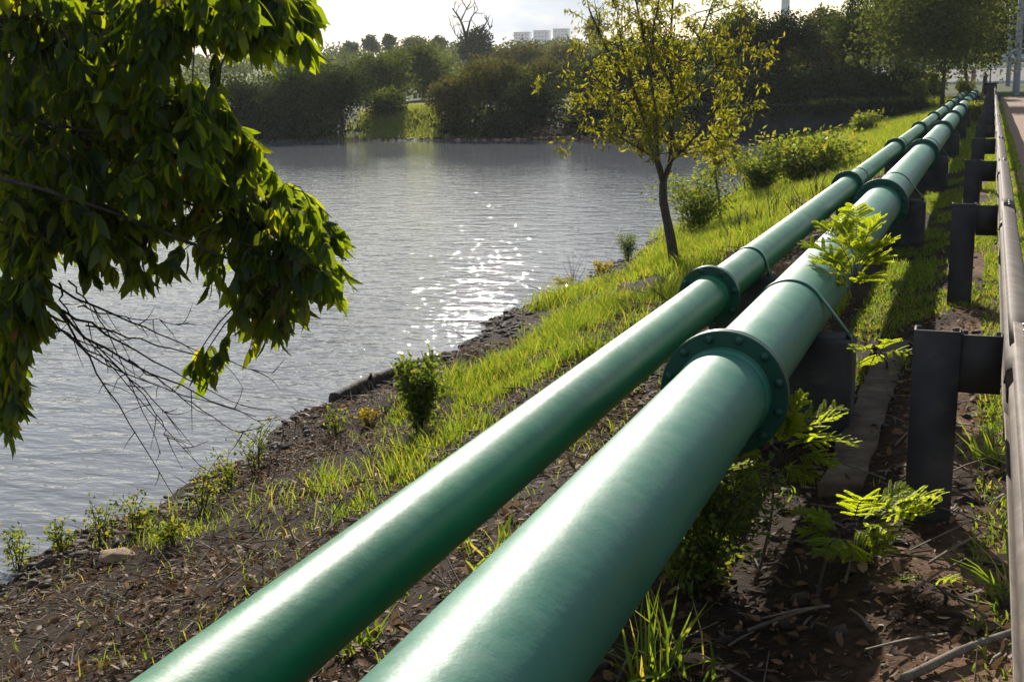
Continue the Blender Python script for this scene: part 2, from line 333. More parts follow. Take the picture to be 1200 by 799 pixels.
L_GRASS = foliage('grass_blade', [(0.0, (.03, .07, .010)), (0.4, (.07, .145, .017)), (0.75, (.14, .215, .028)), (1.0, (.30, .24, .10))], 0.52, (1.3, 1.2, .22), 0.4, 0.018)
L_DRY = foliage('dry_leaf', [(0.0, (.035, .022, .014)), (0.5, (.15, .086, .048)), (0.85, (.32, .20, .12)), (1.0, (.45, .33, .22))], 0.15, (1.1, .9, .6), 0.5, 0.015)
L_BIG = foliage('glossy_drooping_leaf', [(0.0, (.010, .024, .007)), (0.55, (.021, .044, .009)), (0.9, (.05, .075, .012)), (1.0, (.11, .055, .02))], 0.44, (4.3, 3.5, .16), 0.3, 0.012)
L_LAKE = foliage('yellowing_leaf', [(0.0, (.05, .062, .010)), (0.5, (.105, .125, .016)), (0.85, (.18, .17, .02)), (1.0, (.16, .08, .03))], 0.5, (1.5, 1.35, .2), 0.4, 0.018)
L_FERN = foliage('feathery_leaflet', [(0.0, (.05, .10, .012)), (0.5, (.11, .18, .018)), (1.0, (.18, .23, .025))], 0.62, (2.3, 2.0, .22), 0.4, 0.018)
L_BUSH = foliage('bush_leaf', [(0.0, (.028, .055, .012)), (0.5, (.065, .11, .018)), (0.9, (.13, .17, .028)), (1.0, (.24, .13, .04))], 0.48, (1.3, 1.2, .28), 0.4, 0.018)
L_FAR = foliage('far_leaf', [(0.0, (.026, .042, .012)), (0.5, (.062, .086, .022)), (1.0, (.125, .145, .04))], 0.38, (1.2, 1.15, .45), 0.5, 0.0, .8)
L_FARD = foliage('far_dark_leaf', [(0.0, (.014, .023, .013)), (0.5, (.032, .047, .020)), (1.0, (.07, .085, .034))], 0.22, (1.1, 1.15, .55), 0.5, 0.0, .9)
L_FARO = foliage('far_olive_leaf', [(0.0, (.035, .04, .015)), (0.5, (.085, .085, .028)), (1.0, (.15, .135, .05))], 0.26, (1.2, 1.15, .45), 0.5, 0.0, .75)
L_REED = foliage('reed_blade', [(0.0, (.06, .10, .02)), (0.5, (.13, .18, .03)), (1.0, (.24, .24, .07))], 0.5, (1.2, 1.15, .35), 0.5, 0.03)
# ------------------------------------------------------------------ the setting
def grid(xs, ys, zf):
    X, Y = np.meshgrid(xs, ys, indexing='ij'); Z = zf(X, Y)
    V = np.stack([X, Y, Z], -1).reshape(-1, 3); nx, ny = len(xs), len(ys)
    i, j = np.meshgrid(np.arange(nx-1), np.arange(ny-1), indexing='ij'); k = (i*ny + j).ravel()
    return V, np.stack([k, k+ny, k+ny+1, k+1], 1)
def grow_axis(a, b, step, far, ratio=1.12):
    core = np.arange(a, b, step); lo = []; hi = []; st = step; v = a
    while v > -far: st *= ratio; v -= st; lo.append(v)
    st = step; v = core[-1]
    while v < far: st *= ratio; v += st; hi.append(v)
    return np.concatenate([lo[::-1], core, hi])
gx = grow_axis(-7.4, 1.2, 0.06, 2500); gy = grow_axis(1.5, 16, 0.08, 2500, 1.05)
gx = np.sort(np.concatenate([gx, [-12.6, -12.61]])); gy = np.sort(np.concatenate([gy, [56.34, 56.36]]))
gy = gy[gy > -40]
g = G(); V, Q = grid(gx, gy, ground_z); g.add(V, Q)
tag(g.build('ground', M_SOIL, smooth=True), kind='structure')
g = G(); V, Q = grid(np.array([-900, -300, -100, -50, -25, -12, -3.8]), np.array([-40, -10, 5, 20, 40, 56.2, 64.0]), lambda x, y: 0*x + WATER_Z); g.add(V, Q)
tag(g.build('lake_water', M_WATER), kind='structure')
g = G(); V, Q = grid(np.linspace(0.40, 2.9, 6), np.linspace(-3, 64, 90), lambda x, y: ground_z(x, y) + 0.012)
V[:, 0] += np.where(V[:, 0] < 0.41, 0.05*vn(V[:, 1]*1.3, 2.2), 0); g.add(V, Q)
tag(g.build('path', M_PATH, smooth=True), kind='structure')
g = G(); V, Q = grid(np.linspace(-30, 70, 30), np.linspace(86, 110.5, 26), lambda x, y: ground_z(x, y) + 0.02); g.add(V, Q)
tag(g.build('road', M_ASPH, smooth=True), kind='structure')
g = G(); V, Q = grid(np.linspace(-30, 70, 30), np.array([96.9, 97.05]), lambda x, y: ground_z(x, y) + 0.027); g.add(V, Q)
mk = tag(g.build('lane_marking', M_KERB), kind='structure')
for yk in (85.8, 110.6):
    g = G()
    for k in range(50):
        x0 = -30 + k*2.0; z0 = float(ground_z(x0 + 1, yk)); box(g, x0 + .01, x0 + 1.99, yk - .1, yk + .1, z0 - .2, z0 + .17, 0.02)
    tag(g.build('road_kerb', M_KERB), kind='structure')

# retaining wall across the end of the water
t = thing('retaining_wall', (-8, 56.2, -1.6), 'dark stained concrete retaining wall standing in the water at the lake end', 'wall')
for k in range(6):
    x0 = -13.0 + k*1.75
    g = G(); box(g, x0 + .012, x0 + 1.738, 55.95 + 0.01*(k % 2), 56.4, -2.6, 0.0, 0.015); g.build('panel', M_WALL, t)
g = G(); box(g, -13.1, -2.45, 55.85, 56.46, 0.003, 0.14, 0.02); g.build('coping', M_WALL, t)
g = G(); box(g, -13.05, -2.5, 55.6, 55.94, -2.6, -1.28, 0.03); g.build('footing', M_WALL, t)

# ------------------------------------------------------------------ pipes
def lathe(g, prof, n, cx, cz, tint=0.5):
    """profile of (y, radius) revolved about the Y axis through (cx, cz); every segment keeps its own verts"""
    th = np.linspace(0, 2*np.pi, n, endpoint=False); c = np.cos(th); s_ = np.sin(th); i = np.arange(n); j = (i+1) % n
    for (y0, r0), (y1, r1) in zip(prof[:-1], prof[1:]):
        V = np.concatenate([np.stack([cx + r0*c, 0*c + y0, cz + r0*s_], 1), np.stack([cx + r1*c, 0*c + y1, cz + r1*s_], 1)])
        g.add(V, np.stack([i, i + n, j + n, j], 1), tint)
def hexbolt_mesh(rh, half, mat):
    g = G(); a = half
    ys = [-(a + rh*1.15), -(a + rh*.95), -(a + .0031), -(a + .003), -a + .0005, -a + .001, a - .001, a - .0005, a + .003, a + .0031, a + rh*.95, a + rh*1.15]
    rs = [rh*.8, rh, rh, rh*1.3, rh*1.3, rh*.6, rh*.6, rh*1.3, rh*1.3, rh, rh, rh*.8]
    tube(g, [(0, y, 0) for y in ys], rs, 6)
    return g.mesh('bolt', mat)
PIPES = {}
def pipeline(X, Z, r, rf, y0, step, count, nb, mpipe, label):
    t = thing('pipeline', (X, y0, Z - r), label, 'pipe')
    flh = 0.026
    g = G(); L = step - 2*flh
    lathe(g, [(flh, r), (flh + L*.25, r), (flh + L*.5, r), (flh + L*.75, r), (flh + L, r)], 64, 0, 0)
    for yy in (flh + 0.0, flh + L - 0.05): lathe(g, [(yy, r + .001), (yy, r + .009), (yy + .035, r + .006), (yy + .05, r + .0008)] if yy < 1 else [(yy, r + .0008), (yy + .015, r + .006), (yy + .05, r + .009)], 64, 0, 0)
    me = g.mesh('pipe_section', mpipe, smooth=True)
    g = G()
    lathe(g, [(-flh, r), (-flh, rf*.80), (-flh + .003, rf*.805), (-flh + .003, rf - .004), (-flh + .007, rf), (-.0035, rf), (-.0035, rf - .012), (.0035, rf - .012), (.0035, rf), (flh - .007, rf), (flh - .003, rf - .004), (flh - .003, rf*.805), (flh, rf*.80), (flh, r)], 64, 0, 0)
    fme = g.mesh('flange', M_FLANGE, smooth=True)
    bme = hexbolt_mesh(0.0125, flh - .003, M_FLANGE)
    for k in range(count):
        yk = y0 + k*step
        inst(me, 'pipe_section', (X, yk, Z), t)
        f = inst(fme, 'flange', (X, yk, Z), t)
        if yk < 26 and yk > 0:
            off = 0.5 if nb == 12 else 0.35
            for q in range(nb):
                a_ = 2*math.pi*(q + off)/nb; rb = (rf*0.80 + rf)/2*0.985
                inst(bme, 'bolt', (X + rb*math.cos(a_), yk, Z + rb*math.sin(a_)), f)
    return t
KX, KZ, KR, KY = -0.772, 0.379, 0.149, 3.95
TX, TZ, TR, TY = -1.228, 0.359, 0.097, 5.87
pipeline(KX, KZ, KR, 0.211, KY - 6.2, 6.2, 11, 12, M_PIPE_BIG, 'thick weathered green steel pipe with bolted flanges, nearer the guardrail')
pipeline(TX, TZ, TR, 0.148, TY - 6.2, 6.2, 11, 8, M_PIPE_SMALL, 'thinner bright green steel pipe with bolted flanges, on the lake side')

def support(X, Z, r, yc, hl, hr, top, half, label, group, zb=-0.45, sr=None):
    t = thing('concrete_support', (X, yc, ground_z(X, yc)), label, 'support', group)
    a1 = math.asin((top - Z)/(r + .004)); th = np.linspace(math.pi - a1, 2*math.pi + a1, 20)
    prof = [(X - hl, zb), (X + hr, zb), (X + hr, top - .02), (X + hr - .02, top)] + [(X + (r + .004)*math.cos(q), Z + (r + .004)*math.sin(q)) for q in th[::-1]] + [(X - hl + .02, top), (X - hl, top - .02)]
    P2 = np.array(prof); n = len(P2); g = G()
    V = np.concatenate([np.column_stack([P2[:, 0], np.full(n, yc - half), P2[:, 1]]), np.column_stack([P2[:, 0], np.full(n, yc + half), P2[:, 1]])])
    i = np.arange(n); j = (i+1) % n
    g.add(V, [np.stack([i, i+n, j+n, j], 1), np.arange(n)[None], (np.arange(n) + n)[None, ::-1]])
    g.build('block', M_CONC, t)
    g = G(); box(g, X - hl - .05, X + hr + .05, yc - half - .06, yc + half + .06, zb - .1, -.13, .015); g.build('footing', M_CONC, t)
    rs = r + .002; g = G(); pts = []
    for sx_, e in ((1, (sr or hr - .012)), (-1, -(sr or hl - .012))):
        d = np.array([e, top + .006 - Z]); D_ = np.hypot(*d); ph = math.atan2(d[1], d[0]); ta = ph + (1 if sx_ > 0 else -1)*math.acos(rs/D_)
        pts.append((d, ta))
    ang = np.linspace(pts[0][1], pts[1][1] if pts[1][1] > pts[0][1] else pts[1][1] + 2*math.pi, 26)
    line = np.array([pts[0][0] + (0, -.05), pts[0][0]] + [(rs*math.cos(q), rs*math.sin(q)) for q in ang] + [pts[1][0], pts[1][0] + (0, -.05)])
    nn = np.gradient(line, axis=0); nn = nrm(np.column_stack([nn[:, 1], -nn[:, 0]])); out = line + nn*.005
    n = len(line); w = 0.022; V = []
    for (LL, yy) in ((line, -w), (line, w), (out, w), (out, -w)):
        V.append(np.column_stack([X + LL[:, 0], np.full(n, yc + yy), Z + LL[:, 1]]))
    i = np.arange(n-1); Q = []
    for a_ in range(4): b_ = (a_ + 1) % 4; Q.append(np.stack([a_*n + i, a_*n + i + 1, b_*n + i + 1, b_*n + i], 1))
    g.add(np.concatenate(V), np.concatenate(Q))
    st = g.build('strap', M_STRAP, t)
    for e in ((sr or hr) - .004 - .021*(sr is None), -((sr or hl) - .004 - .021*(sr is None))):
        g = G(); tube(g, [(X + e, yc, top + .0), (X + e, yc, top + .03)], .011, 6); g.build('anchor_nut', M_BOLT, st)
ordn = ['nearest', 'second nearest', 'third nearest', 'fourth nearest', 'fifth nearest', 'sixth nearest', 'seventh nearest', 'eighth nearest', 'ninth nearest', 'farthest']
for k in range(10):
    y = KY + 1.43 + 6.2*k
    lab = f'{ordn[k]} concrete support with steel strap, under the thick pipe'
    support(KX, KZ, KR, y, .27, .275, .285, .13, lab, 'supports under the thick pipe')
    y = TY + 1.05 + 6.2*k
    lab = f'{ordn[k]} concrete support with steel strap, under the thinner lakeside pipe'
    support(TX, TZ, TR, y, .2, .215, .295, .10, lab, 'supports under the thinner pipe', sr=.118)

# ------------------------------------------------------------------ guardrail
gt = thing('guardrail', (-0.12, 3.97, 0), 'weathered steel guardrail with posts and spacer blocks along the path', 'guardrail')
def strip_profile(g, prof, th, y0, y1, ny=2):
    P2 = np.array(prof, float); d = np.gradient(P2, axis=0); nn = nrm(np.column_stack([-d[:, 1], d[:, 0]])); O = P2 + nn*th
    loop = np.concatenate([P2, O[::-1]]); n = len(loop); ys = np.linspace(y0, y1, ny)
    V = np.concatenate([np.column_stack([loop[:, 0], np.full(n, y), loop[:, 1]]) for y in ys])
    i = np.arange(n); j = (i+1) % n
    g.add(V, [np.concatenate([np.stack([k*n+i, (k+1)*n+i, (k+1)*n+j, k*n+j], 1) for k in range(ny-1)]), np.arange(n)[None], (np.arange(n) + (ny-1)*n)[None, ::-1]])
WB = [(.080, .612), (.090, .622), (.112, .617), (.146, .603), (.153, .588), (.150, .565), (.125, .535), (.092, .510), (.078, .494), (.078, .446), (.092, .430), (.125, .405), (.150, .375), (.153, .352), (.146, .337), (.112, .323), (.090, .318), (.080, .328)]
wp = np.array(WB)
for k in range(-1, 16):
    y0 = 3.97 + 4*k
    g = G(); sh = 0.0045*(k % 2); strip_profile(g, wp + (sh + .010, sh*.6), .0035, y0 - .16, y0 + 4.16, 9)
    g.build('rail_beam', M_RAIL, gt)
def cpost(g, x0, x1, yd, z0, z1, th=.006, lip=.02):
    o = [(x0, lip + 0), (x0, 0)]      # open C, web towards -Y, flanges back, lips turned in
    P2 = np.array([(x0 + lip, yd), (x0, yd), (x0, 0), (x1, 0), (x1, yd), (x1 - lip, yd)]); I2 = np.array([(x0 + lip, yd - th), (x0 + th, yd - th), (x0 + th, th), (x1 - th, th), (x1 - th, yd - th), (x1 - lip, yd - th)])
    loop = np.concatenate([P2, I2[::-1]]); n = 12; i = np.arange(n); j = (i+1) % n
    V = np.concatenate([np.column_stack([loop, np.full(n, z)]) for z in (z0, z1)])
    caps = [[a, a+1, 10-a, 11-a] for a in range(5)]
    g.add(V, [np.stack([i, j, j+n, i+n], 1), np.array([[c + n for c in q] for q in caps]), np.array([q[::-1] for q in caps])])
g = G(); cpost(g, -.192, -.052, .075, -.5, .615); post_me = g.mesh('post', M_POST)
g = G(); cpost(g, -.048, .074, .075, .425, .607); blk_me = g.mesh('spacer_block', M_POST)
rb_me = None
g = G(); th6 = np.linspace(0, 2*np.pi, 8, endpoint=False)
tube(g, [(0, 0, 0), (.004, 0, .008), (.006, 0, .012)], [.016, .015, .008], 8); rb_me = g.mesh('rail_bolt', M_BOLT)
for k in range(-1, 16):
    y = 3.97 + 4*k + (0.02*math.sin(k*7.3) if k > 0 else 0)
    p_ = inst(post_me, 'post', (0, y, 0), gt); p_.rotation_euler = (0.012*math.sin(k*3.1), 0.010*math.sin(k*5.7 + 1), 0)
    inst(blk_me, 'spacer_block', (0, y + .004, 0), gt)
    if -1 < k < 9:
        for dy in (-.10, .0, .10):
            inst(rb_me, 'rail_bolt', (.138, y + dy + .03, .614), gt)
        for zz in (.47,): 
            o = inst(rb_me, 'rail_bolt', (.083, y + .035, zz), gt); o.rotation_euler = (0, R(70), 0)
# ------------------------------------------------------------------ ground things
def gpt(px, py, it=30):
    """where the pixel's ray meets the terrain"""
    lo, hi = 1.2, 400.0
    Ys = np.geomspace(lo, hi, 600); P = np.array([at(px, py, y) for y in Ys]); d = P[:, 2] - ground_z(P[:, 0], P[:, 1])
    k = int(np.argmax(d < 0)); return P[max(k, 1)]
b = gpt(1030, 455)
t = thing('concrete_slab', b, 'worn sandy concrete slab lying between the near support and guardrail post', 'slab')
rings = []
g = G(); c0, c1 = gpt(1050, 405), gpt(985, 580); dv = nrm(c1 - c0); sv = np.array([-dv[1], dv[0], 0]); n_ = 26; V = []
for k in range(n_):
    q = c0 + (c1 - c0)*k/(n_ - 1)
    for side, dz in ((-1, -.1), (-1, .0), (1, .0), (1, -.1)):
        w = .075 + .018*(rng.random() - .5)
        p3 = q + sv*side*w; p3[2] = float(ground_z(q[0], q[1])) + .035 + dz + .006*(rng.random() - .5); V.append(p3)
Q = [[k*4 + a, k*4 + a + 1, k*4 + a + 5, k*4 + a + 4] for k in range(n_ - 1) for a in range(3)]
g.add(V, [np.array(Q), np.array([[0, 3, 2, 1], [n_*4 - 4, n_*4 - 3, n_*4 - 2, n_*4 - 1]])]); g.build('slab', M_SLABD, t)

b0, b1 = gpt(1055, 806), gpt(1188, 752)
pts = spline([b0 + (0, 0, .02), (b0 + b1)/2 + (.01, .015, .035), b1 + (0, 0, .03)], 12)
g = G(); tube(g, pts, np.linspace(.013, .008, 12), 8, wob=.25); g2 = g.build('fallen_branch', M_TWIG, smooth=True)
tag(g2, 'fallen bare brown branch on the litter at the foot of the guardrail', 'branch')
for (pa, pb, pc, r0, lab) in (((1010, 395), (1030, 372), (1062, 338), .004, 'thin dry stick lying in shade left of the second guardrail post'),
                              ((990, 690), (998, 668), (1003, 640), .005, 'small curved stick standing below the low ferny fronds')):
    P = [gpt(*q) + (0, 0, .02 + .03*k) for k, q in enumerate((pa, pb, pc))]
    g = G(); tube(g, spline(P, 8), np.linspace(r0, r0*.5, 8), 6, wob=.2); tag(g.build('stick', M_TWIG), lab, 'stick')

# half-sunk log at the water's edge
l0, l1 = at(392, 470, 9.75), at(485, 432, 11.1); l0[2] = WATER_Z + .05; l1[2] = WATER_Z + .10
t = thing('log', (l0 + l1)/2, 'long dark waterlogged log lying along the water edge behind the shrub', 'log')
g = G(); tube(g, spline([l0, (l0*2 + l1)/3 + (0, .03, .02), (l0 + l1*2)/3 + (0, -.02, .01), l1], 46), np.linspace(.07, .058, 46)*(1 + .02*rng.normal(size=46)), 9, wob=.16); g.build('trunk', M_LOG, t)
g = G(); m_ = l0*.6 + l1*.4; tube(g, [m_, m_ + (.06, -.05, .10), m_ + (.10, -.12, .14)], [.03, .02, .008], 6); g.build('branch_stub', M_LOG, t)

# ------------------------------------------------------------------ litter, rubble, grass
TWIG = (np.array([[0,-1,0],[0,1,0],[0,0,.8],[.5,-.9,.5],[.5,.9,.5],[.5,0,1.2],[1,-.4,0],[1,.4,0],[1,0,.4]], float), [np.array([[0,1,4,3],[1,2,5,4],[2,0,3,5],[3,4,7,6],[4,5,8,7],[5,3,6,8]])])
def tval(x, y): xs = shore_x(y); return (x - xs)/(-1.45 - xs)
def scatter(n, x0, x1, y0, y1, keep, ypow=1.0):
    X = x0 + (x1 - x0)*rng.random(n); Y = y0 + (y1 - y0)*rng.random(n)**ypow
    k = keep(X, Y) > rng.random(n); return X[k], Y[k]
def grass_mask(x, y):
    t_ = tval(x, y); pat = ss(-.06, .2, vn(x*1.3 + 4, y*.9) + .8*vn(x*3.3, y*3.3 + 7))
    near = ss(4.9, 6.2, y + .9*vn(x*1.1, y*1.7))
    hi = ss(.78, .58, t_ + .12*vn(x*2, y*2) - .25*ss(18, 24, y) - .35*ss(24, 32, y))
    return near*ss(.20, .36, t_ + .30*vn(x*1.2, y*1.2) + .20*ss(11, 18, y))*hi*(.06 + .94*np.maximum(pat, ss(14, 26, y)*.55))
def litter(n, keep, x0, x1, y0, y1, ypow, smin, smax, g):
    X, Y = scatter(n, x0, x1, y0, y1, keep, ypow); k = len(X)
    P = np.stack([X, Y, ground_z(X, Y) + .004 + .016*rng.random(k)], 1); D = rdir(k); D[:, 2] *= .35; N = rdir(k, 1.6)
    sz = smin + (smax - smin)*rng.random(k)**2
    leaves(g, P, D, N, sz, sz*(.3 + .3*rng.random(k)), np.clip(.05 + .85*rng.random(k)**1.5 + .25*(rng.random(k) > .9), 0, 1), LEAF8, .25*(rng.random(k) - .3))
g = G()
litter(64000, lambda x, y: (.25 + .75*ss(-.25, .2, vn(x*1.7, y*1.7) + .6*vn(x*5, y*5)))*(.25 + .75*(1 - np.clip(grass_mask(x, y)*2, 0, 1)))*(tval(x, y) > .03), -6.0, -1.3, 2.0, 12, 1.2, .014, .065, g)
litter(12000, lambda x, y: .35 + .5*(1 - np.clip(grass_mask(x, y)*2, 0, 1)), -3.4, -1.3, 9, 22, 1.0, .03, .08, g)
litter(9000, lambda x, y: .6 + .4*(x > -.3), -1.4, .38, 2.0, 9, 1.3, .014, .06, g)
tag(g.build('leaf_litter', L_DRY), 'dry brown leaves and chips scattered over the bank', 'litter', kind='stuff')
g = G()
for n, a, hs in ((5600, (-6.0, -1.3, 2.0, 11), .8), (500, (-1.3, .35, 2.0, 7), 1.0), (700, (-5.5, -2, 11, 20), 1.4)):
    X, Y = scatter(n, *a, lambda x, y: np.where(x > -1.45, .6, (1 - .8*np.clip(grass_mask(x, y)*2, 0, 1))*(tval(x, y) > .01)))
    k = len(X); P = np.stack([X, Y, ground_z(X, Y) + .006], 1); D = rdir(k); D[:, 2] = np.abs(D[:, 2])*.22
    leaves(g, P, D, rdir(k, 1.5), hs*(.05 + .30*rng.random(k)**2), hs*(.004 + .007*rng.random(k)), .5, TWIG, .12*(rng.random(k) - .5))
tag(g.build('fallen_twigs', M_TWIG), 'thin dry twigs strewn over the bank', 'twigs', kind='stuff')
# clods and stones along the waterline and on the bare strip beside the thin pipe
ph = (1 + 5**.5)/2
ICO = nrm(np.array([[-1,ph,0],[1,ph,0],[-1,-ph,0],[1,-ph,0],[0,-1,ph],[0,1,ph],[0,-1,-ph],[0,1,-ph],[ph,0,-1],[ph,0,1],[-ph,0,-1],[-ph,0,1]], float))
ICF = np.array([[0,11,5],[0,5,1],[0,1,7],[0,7,10],[0,10,11],[1,5,9],[5,11,4],[11,10,2],[10,7,6],[7,1,8],[3,9,4],[3,4,2],[3,2,6],[3,6,8],[3,8,9],[4,9,5],[2,4,11],[6,2,10],[8,6,7],[9,8,1]])
def clods(g, X, Y, sz, zoff=0.0):
    n = len(X); sc = sz[:, None]*(.6 + .8*rng.random((n, 3)))*np.array([1, 1, .6]); P = np.stack([X, Y, ground_z(X, Y) + zoff], 1)
    a = rng.random(n)*6.28; V0 = ICO[None]*(1 + .5*(rng.random((n, 12, 1)) - .5)); V0 = V0*sc[:, None]
    V = np.stack([V0[..., 0]*np.cos(a)[:, None] - V0[..., 1]*np.sin(a)[:, None], V0[..., 0]*np.sin(a)[:, None] + V0[..., 1]*np.cos(a)[:, None], V0[..., 2]], -1) + P[:, None]
    g.add(V.reshape(-1, 3), (ICF[None] + (np.arange(n)*12)[:, None, None]).reshape(-1, 3))
g = G()
X, Y = scatter(15000, -7.2, -4.0, 3.0, 22, lambda x, y: ss(-.02, .03, tval(x, y))*ss(.24, .05, tval(x, y)), 1.3); clods(g, X, Y, .012 + .045*rng.random(len(X))**3)
X, Y = scatter(9000, -3.2, -1.4, 6.0, 20, lambda x, y: ss(.55, .8, tval(x, y))*.5, 1.1); clods(g, X, Y, .01 + .035*rng.random(len(X))**2)
X, Y = scatter(1600, -1.2, .3, 2.0, 14, lambda x, y: .5 + 0*x, 1.4); clods(g, X, Y, .006 + .03*rng.random(len(X))**3)
X = -38 + 26*rng.random(700); Y = shore_y(X) + .1 + .7*rng.random(700); clods(g, X, Y, .06 + .22*rng.random(700)**2)
tag(g.build('bank_rubble', M_ROCK), 'dark clods and stones along the waterline', 'rubble', kind='stuff')
for k, (px, py, s_, lab) in enumerate(((140, 655, .14, 'pale flat stone at the water edge among weeds, lower left'), (815, 775, .05, 'small brown stone beside the grass tuft under the thick pipe'), (645, 158, 1.3, 'broad pale rock slab on the far shore beside the yellowing tree'))):
    q = gpt(px, py); g = G(); V = ICO*(1 + .3*(rng.random((12, 1)) - .5))*s_*np.array([1, .7, .35]); g.add(V + q + (0, 0, s_*.08), ICF)
    o = g.build('stone', M_SLAB); md = o.modifiers.new('s', 'SUBSURF'); md.levels = md.render_levels = 2; md.subdivision_type = 'SIMPLE'; tag(o, lab, 'stone')

def tnt(n, c=.5, s=.22, dry=.13):
    t_ = np.clip(c + s*rng.normal(size=n), 0, .85); t_[rng.random(n) < dry] = 1.0; return t_
g = G()
X, Y = scatter(170000, -5.6, -1.5, 4.0, 13, grass_mask, 1.0); k = len(X)
hh = .55 + .9*ss(-.3, .35, vn(X*2.1, Y*2.1) + .6*vn(X*5, Y*5)); blades(g, X, Y, (.05 + .14*rng.random(k)**1.5)*hh, .0045 + .004*rng.random(k), .25 + .7*rng.random(k), tnt(k, .52))
X, Y = scatter(120000, -6.2, -1.5, 12, 30, grass_mask, .9); k = len(X)
hh = .6 + .8*ss(-.3, .35, vn(X*1.4, Y*1.4)); blades(g, X, Y, (.09 + .17*rng.random(k))*hh, .008 + .007*rng.random(k), .25 + .6*rng.random(k), tnt(k, .58))
X, Y = scatter(70000, -8.2, -1.45, 29, 58, grass_mask, .9); k = len(X)
blades(g, X, Y, .18 + .28*rng.random(k), .02 + .015*rng.random(k), .2 + .6*rng.random(k), tnt(k, .6))
# short turf between the supports and the rail, and the verge beside the path
turf = lambda x, y: ss(-.05, .2, vn(x*1.6 + 2, y*1.1 + 5) + .4*vn(x*4, y*4) + .25*ss(6, 12, y) - .12)*ss(4.2, 6.5, y)
X, Y = scatter(60000, -.75, .05, 4.2, 22, turf, 1.1); k = len(X); blades(g, X, Y, .02 + .045*rng.random(k), .004 + .004*rng.random(k), .3 + .7*rng.random(k), tnt(k, .45, .2, .12))
X, Y = scatter(50000, .02, .46, 2.2, 30, lambda x, y: .25 + .75*ss(-.1, .15, vn(x*2, y*1.5)), 1.2); k = len(X); blades(g, X, Y, .02 + .05*rng.random(k), .004 + .006*rng.random(k), .3 + .7*rng.random(k), tnt(k, .5, .2, .12))
X, Y = scatter(22000, -.75, .42, 20, 60, lambda x, y: .8 + 0*x, 1.0); k = len(X); blades(g, X, Y, .05 + .07*rng.random(k), .012 + .01*rng.random(k), .3 + .7*rng.random(k), tnt(k, .5, .2, .12))
# sparse blades poking through the litter, more between the two pipes
X, Y = scatter(9000, -5.2, -1.0, 2.2, 7, lambda x, y: .12 + .7*ss(.05, .25, vn(x*1.9 + 11, y*1.9)), 1.0); k = len(X); blades(g, X, Y, .03 + .08*rng.random(k), .004 + .003*rng.random(k), .3 + .7*rng.random(k), tnt(k, .5))
X, Y = scatter(9000, -1.35, -.85, 2.5, 9, lambda x, y: ss(-.05, .2, vn(x*2.4, y*1.3 + 3)), 1.0); k = len(X); blades(g, X, Y, .04 + .11*rng.random(k), .005 + .004*rng.random(k), .3 + .7*rng.random(k), tnt(k, .5))
tag(g.build('grass', L_GRASS), 'bright backlit grass growing on the lake bank', 'grass', kind='stuff')
g = G()
X, Y = scatter(24000, -34, -25, 58, 65, lambda x, y: ss(.2, 1.0, y - shore_y(x))*ss(-33.5, -30, x)*ss(-25, -28, x)*ss(-.2, .2, vn(x*.5, y*.5) + .1), 1.0); k = len(X)
blades(g, X, Y, .12 + .22*rng.random(k), .04 + .04*rng.random(k), .2 + .5*rng.random(k), tnt(k, .6, .2, .1))
tag(g.build('reeds', L_REED), 'patch of bright reeds and grass on the far shore', 'reeds', kind='stuff')

def tuft(name, px, py, n, h, lab, spread=.05):
    q = gpt(px, py); g = G(); P = q + np.column_stack([spread*rng.normal(size=(n, 2)), np.zeros(n) - .01]); D = rdir(n, .0); D[:, 2] = .9 + .9*rng.random(n)
    leaves(g, P, D, rdir(n, .4), h*(.5 + .6*rng.random(n)), .006 + .008*rng.random(n), tnt(n, .45), LEAF8, .25 + .5*rng.random(n))
    o = g.build(name, L_GRASS); tag(o, lab, 'grass tuft')
tuft('grass_tuft', 770, 800, 60, .26, 'long bladed grass tuft in the shade under the thick pipe, bottom edge', .06)
tuft('grass_tuft', 1158, 545, 45, .20, 'bright green grass tuft between the nearest guardrail post and the rail', .03)
tuft('grass_tuft', 1186, 705, 22, .22, 'few long grass blades arching at the rail, lower right', .025)
tuft('grass_tuft', 600, 660, 60, .16, 'grass tuft in the gap between the two pipes', .06)
tuft('grass_tuft', 420, 760, 50, .14, 'low grass tuft between the pipes at the bottom edge', .05)

